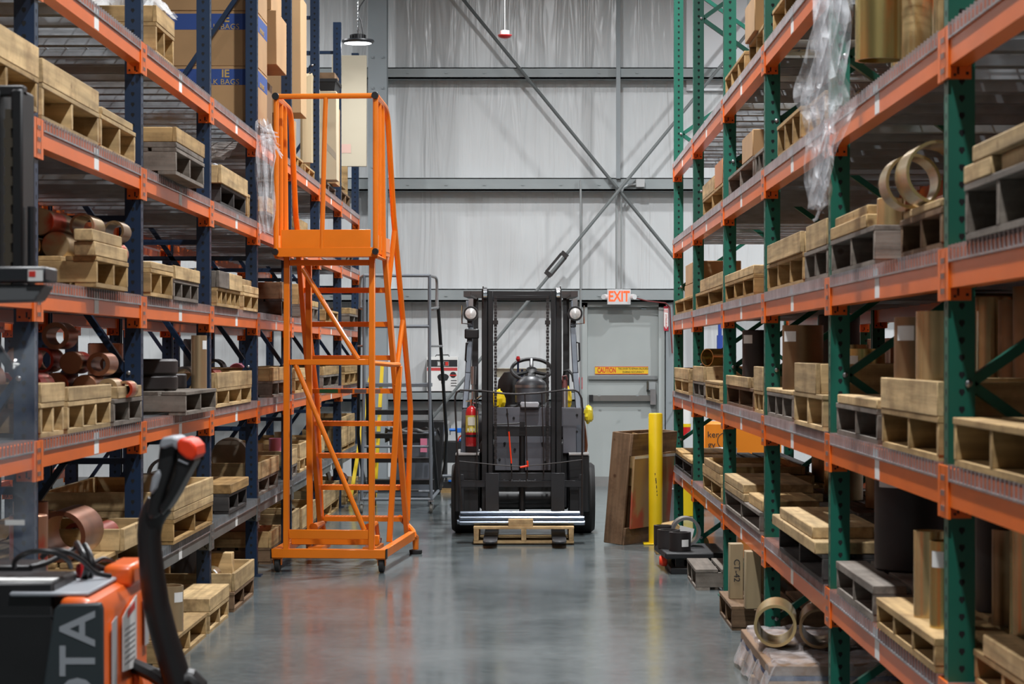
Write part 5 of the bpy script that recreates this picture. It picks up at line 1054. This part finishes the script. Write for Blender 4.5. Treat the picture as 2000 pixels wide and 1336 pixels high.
# ================= tall goods on the far top shelf of the blue rack =================
zt4 = ZL[4]+.0125
def upright_roll(name, label, cat, x0, x1, y0, ybt, Y, m_, dx_=0):
    r_ = (x1-x0)/2*Y/FP; c = W((x0+x1)/2, 0, Y); z1 = W(0,y0,Y).z; z0 = zt4+.10
    b = MB(); q = random.Random(int(x0)); n = 18
    offs = [1+q.uniform(-.12,.12) for _ in range(n)]
    vs = []; 
    for i,(zz,k) in enumerate(((0,1),(z1-z0-.05,1),(z1-z0,1.05))):
        for j in range(n): vs.append((r_*k*offs[j]*math.cos(2*PI*j/n), r_*k*offs[j]*math.sin(2*PI*j/n)*.8, zz+(q.uniform(-.02,.03) if i == 2 else 0)))
    b.add(vs, [(i*n+j, i*n+(j+1)%n, (i+1)*n+(j+1)%n, (i+1)*n+j) for i in range(2) for j in range(n)]+[tuple(range(n))[::-1], tuple(range(2*n,3*n))])
    return tag(b.build(name, m_, None, (c.x, Y, z0)), label, cat)
upright_roll('paper_roll', 'crinkled brown paper roll standing behind the ladder guard rail', 'paper roll', 586, 611, 148, 290, 19.4, BROWNP)
def slab(name, label, cat, x0, x1, yt_, Y, th, m_, lean=0, z0=None, parts=None):
    a_, c_ = W(x0,yt_,Y), W(x1,yt_,Y); zz = zt4+.10 if z0 is None else z0
    e_ = thing(name, label, cat, (a_.x, Y, zz)); MB().box(0,c_.x-a_.x,0,th,0,a_.z-zz).build('board', m_, e_, bev=.003); e_.rotation_euler = (0,lean,0); return e_, c_.x-a_.x, a_.z-zz
e_, w_, h_ = slab('card_sheet', 'tall pale card sheet standing upright behind the ladder', 'card sheet', 622, 657, 178, 21.3, .30, CARDP)
MB().prism([(w_*.45,h_*.34),(w_*.98,h_*.22),(w_*.98,h_*.30),(w_*.45,h_*.42)], -.002, -.0005).build('printed_stripe', mat('print_faint', (.42,.36,.28), .8), e_)
slab('card_sheet', 'narrow folded card sheet beside the paper roll behind the ladder', 'card sheet', 607, 617, 165, 20.55, .4, CARDP)
e_, w_, h_ = slab('foam_board', 'large off-white board standing at the wall end of the blue rack', 'board', 648, 716, 108, 24.6, .05, mat('board_cream', (.46,.41,.31), .8), 0, W(0,325,24.6).z)
MB().box(w_*.05,w_*.55,-.002,-.0005,h_*.12,h_*.2).build('pink_print', mat('print_pink', (.55,.36,.30), .8), e_)
MB().box(w_*.02,w_*.45,.0,.05,zt4+.0-W(0,325,24.6).z,0).build('support_block', WD('tan','x'), e_)
t = thing('storage_tote', 'black storage tote stacked high behind the blue uprights', 'tote', (W(623,0,21.9).x, 21.9, zt4+.112))
zz = W(0,160,21.9).z-zt4-.112
MB().box(-.16,.16,0,.5,0,zz-.22).build('carton_below', CARD, t); MB().hexa([(-.13,0,zz-.22),(.13,0,zz-.22),(.13,.5,zz-.22),(-.13,.5,zz-.22),(-.16,-.02,zz),(.16,-.02,zz),(.16,.52,zz),(-.16,.52,zz)]).box(-.175,.175,-.03,.53,zz,zz+.03).build('tote_body', BLACK, t); MB().box(-.15,.15,0,.5,zz+.03,zz+.09).build('brown_lid', WD('brown','x'), t)
# ================= things on the floor by the green rack =================
KQ = 15.9
e = thing('pallet_scale', 'low black platform truck loaded with dark rings near the bollard', 'platform truck', (W(1300,1100,KQ).x, KQ, 0))
x0, x1 = W(1272,0,16.6).x-e.location.x, .42
MB().prism([(x0+.02,.72),(x0+.06,.0),(x1,.0),(x1,.80),(x0+.1,.80)], .105, .15, 0, 'z').build('platform', CHAR, e, bev=.012, seg=2); MB().box(x0+.10,x1,.02,.06,.0,.04).box(x0+.10,x1,.70,.74,.0,.04).box(x0+.10,x0+.14,.06,.70,.0,.04).build('base_frame', CHAR, e, bev=.004)
for yy in (.1,.6):
    for xx in (x0+.14, x1-.1): MB().box(xx,xx+.06,yy,yy+.06,.04,.105).build('support_foot', BLACK, e)
MB().lathe([(.03,0),(.04,.02),(.04,.05),(.02,.06)], 12, 0, Matrix.Translation((x0+.035,.28,.07)) @ along('x')).build('orange_grip', REDP, e)
r = dict(sd='R', lv=-1, X=0, Y0=KQ, Y1=KQ+.8, D=.7, z=.1515, s=1)
def fr(px, Y, rad, L, m, wall, name, label, dz=0, axis='z', tagp=True):
    x = W(px,0,Y).x; e_ = thing(name, label, 'ring', (x, Y, .1515+dz+(0 if axis == 'z' else rad)))
    if axis == 'z': MB().ring(rad,rad-wall,L,36).build('ring_body', MN[m][0], e_)
    else: MB().ring(rad,rad-wall,L,36,0,along(axis)).build('ring_body', MN[m][0], e_)
    if tagp:
        if axis == 'z': MB().sheet(lambda a,c: ((rad+.001)*math.cos(-PI/2+.1+a*.7),(rad+.001)*math.sin(-PI/2+.1+a*.7),L*.62-c*.05),5,1).build('paper_tag', WHITE, e_)
        else: MB().sheet(lambda a,c: ((rad+.001)*math.cos(-2.4+a*.9), -.002+c*.0+.001, (rad+.001)*math.sin(-2.4+a*.9)*0+.02-c*.05),2,1).build('paper_tag', WHITE, e_)
fr(1328,15.98+.10,.078,.13,'iron',.022,'metal_ring','squat black iron ring with a paper tag at the front of the platform truck')
fr(1306,16.30,.082,.13,'iron',.02,'metal_ring','black iron ring with tag behind the front ring on the platform truck'); fr(1297,16.58,.075,.14,'iron',.02,'metal_ring','black iron ring at the far corner of the platform truck')
e_ = thing('metal_ring', 'large shiny steel ring standing on the platform truck behind the black rings', 'ring', (W(1337,0,16.6).x, 16.40, .1515+.105)); MB().ring(.105,.085,.17,40,0,along('y')).build('ring_body', STEEL, e_)
MB().box(-.055,.05,-.004,-.002,-.06,.035).build('paper_tag', WHITE, e_).rotation_euler = (0,.25,0)
e_ = thing('metal_ring', 'bright bronze disc on edge beside the green upright', 'ring', (W(1361,0,17.35).x, 17.30, .09)); MB().ring(.09,.03,.06,36,0,along('y')).build('ring_body', BRONZE, e_)
tag(MB().prism([(-.14,0),(.10,.0),(.10,.16),(.02,.24),(-.08,.22),(-.14,.12)], 0, .3).build('wood_scrap', WD('tan','x'), None, (W(1318,0,17.4).x, 17.45, 0), bev=.004), 'irregular wood block on the floor behind the platform truck', 'timber')
tag(MB().lathe([(.0,0),(.09,0),(.095,.30),(.10,.30),(.10,.315),(.0,.32)], 24).build('steel_can', STEEL, None, (W(1306,0,20.6).x, 20.6, 0)), 'grey round can with a flat lid behind the yellow bollard', 'can')
tag(MB().box(0,.16,0,.35,0,.30).box(.02,.14,.02,.33,.30,.31).build('yellow_case', YELLOW, None, (W(1334,0,21.5).x, 21.5, .0), bev=.01), 'bright yellow case standing behind the end upright of green rack', 'case')
e = thing('orange_cabinet', 'orange equipment cabinet seen between green uprights near the wall', 'cabinet', (W(1378,0,22.5).x, 22.5, 0))
MB().box(-.02,.75,0,.6,0,W(0,826,22.5).z).build('cabinet_body', mat('cabinet_orange', (.75,.22,.01), .45), e, bev=.015)
zc = W(0,857,22.5).z; text('ker', .085, INK, e, (.075,-.002,zc+.04), (PI/2,0,0)); text('gy', .085, INK, e, (.06,-.002,zc-.06), (PI/2,0,0))
MB().ring(.085,.078,.002,28,0,Matrix.Translation((.20,-.003,zc-.02)) @ along('y')).build('dial_ring', INK, e); MB().box(.08,.30,-.14,-.02,.0,zc-.08).build('side_unit', STEEL, e, bev=.01)
ex = thing('fire_extinguisher', 'red fire extinguisher with yellow label hung behind the end green upright', 'fire extinguisher', (W(1338,0,24.5).x, 24.5, W(0,852,24.5).z))
MB().lathe([(.05,0),(.062,.01),(.062,.36),(.045,.41),(.02,.43),(.0,.435)], 24).build('cylinder', RED, ex); MB().lathe([(.0625,.12),(.063,.12),(.063,.33),(.0625,.33)], 24, closed=True).build('white_label', WHITE, ex); MB().lathe([(.0625,.10),(.0632,.10),(.0632,.135),(.0625,.135)], 24, closed=True).build('yellow_band', YELLOW, ex)
MB().tube([(0,0,.43),(0,0,.50),(.06,0,.52)], .012, 8).build('valve_handle', BLACK, ex); MB().tube([(0,.06,.2),(0,.4,.25),(0,1.9,.25)], .012, 6).build('wall_hook', STEEL, ex)
# boards standing on the brown pallet under the lowest beam
zb_ = .1355
for (xa, xb, yt_, Y, lab) in ((1425,1452,1058,13.05,'tall bare board marked with faint writing next to a green upright'),(1456,1487,1068,12.55,'second tall bare board standing behind the green upright')):
    a_, c_ = W(xa,0,Y), W(xb,0,Y); o = thing('wood_board', lab, 'board', (a_.x, Y, zb_)); hh = W(0,yt_,Y).z-zb_; hh = min(hh, .452-zb_)
    MB().box(0,c_.x-a_.x,0,.10,0,hh).build('board', mat('bare_board%d' % xa, (.36,.27,.15), .6, noise=.2, nscale=(26,26,1.5)), o, bev=.003)
    if xa < 1430: text('CT-42', .05, INK, o, (.04,-.0015,hh*.52), (PI/2,PI/2,0))
tag(MB().box(0,.10,0,.12,0,.30).build('wood_board', WD('tan','z'), None, (1.36, 14.05, .0)), 'short upright board between the grey pallet and the green upright', 'board')
# film wrapped load on the floor with bronze rings
YA, YB = 10.05, 11.6
X0 = 1.035
e = thing('wrapped_pallet', 'shrink wrapped flat pallet load on the floor beside the green upright', 'wrapped load', (X0, YA, 0))
MB().box(.02,.80,.0,YB-YA-.2,.03,.10).build('lower_carton', CARD, e, bev=.005); MB().box(.02,.80,.0,YB-YA-.2,.10,.118).build('blue_sheet', mat('sheet_blue', (.02,.04,.12), .5), e); MB().box(.02,.80,.01,YB-YA-.2,.118,.165).build('top_carton', mat('brown_card', (.25,.15,.085), .8), e, bev=.004)
for y in (.05,.6,1.2): MB().box(.0,.78,y,y+.10,0,.03).build('base_board', WD('tan','x'), e)
q = random.Random(8)
def wrapf(u, v):
    x = -.02+.56*v; y = -.02+(YB-YA-.16)*u; n_ = .004*math.sin(x*31+y*13)+.0035*math.sin(y*47-x*21)+.0025*math.sin(x*70+y*33)
    z = .178+n_ if v > .12 else .02+(.158)*(v/.12)+n_*.5
    return (x-(.008*math.sin(y*17) if v < .12 else 0), y, z)
MB().sheet(wrapf, 60, 30).build('film_wrap', film_mat('pallet_film', .5, .2, (.62,.58,.58)), e, ang=25)
MB().sheet(lambda u, v: (.0+.58*u, -.025-.008*math.sin(u*30)*v, .176-.13*v+.01*math.sin(u*33)), 40, 6).build('film_skirt', FILM, e, ang=25)
z = .190
for (px, Y, rad, L, m, wall, lab) in ((1514,10.5,.098,.34,BRONZE,.014,'big bronze ring lying on the shrink wrapped load on its aisle side'),(1600,10.45,.092,.36,BRONZD,.013,'darker bronze ring lying on the shrink wrapped load against the green rack')):
    o = thing('metal_ring', lab, 'ring', (W(px,0,Y).x+.0, Y, z+rad)); MB().ring(rad,rad-wall,L,44,0,along('y')).build('ring_body', m, o); o.rotation_euler.z = -.12
tag(MB().box(-.09,.10,-.04,.04,0,.026).build('timber_block', WD('tan','x'), None, (W(1512,0,10.72).x, 10.95, .200)), 'short tan timber chock under the big bronze ring', 'timber') if 0 else None
# ---------------------------------------------------------------- labels of the goods: look first, then shelf and place from the exit wall
import collections
rows = collections.defaultdict(list)
for o, desc, noun, cat, sd, lv, Y, g in REG: rows[(noun, sd, lv)].append((Y, o, desc, cat, g))
for (noun, sd, lv), L_ in rows.items():
    L_.sort(key=lambda t_: -t_[0])
    for i, (Y, o, desc, cat, g) in enumerate(L_):
        where = 'on %s of %s rack' % (SHELF[lv], 'blue' if sd == 'L' else 'green') if lv >= 0 else 'on floor under %s rack' % ('blue' if sd == 'L' else 'green')
        n_ = ORD[i] if i < len(ORD) else 'number %d' % (i+1)
        tag(o, '%s %s, %s %s from the wall %s' % (desc, noun, n_, noun, where), cat, '%s of the %s rack' % ({'box':'boxes'}.get(noun, noun+'s'), 'blue' if sd == 'L' else 'green'))
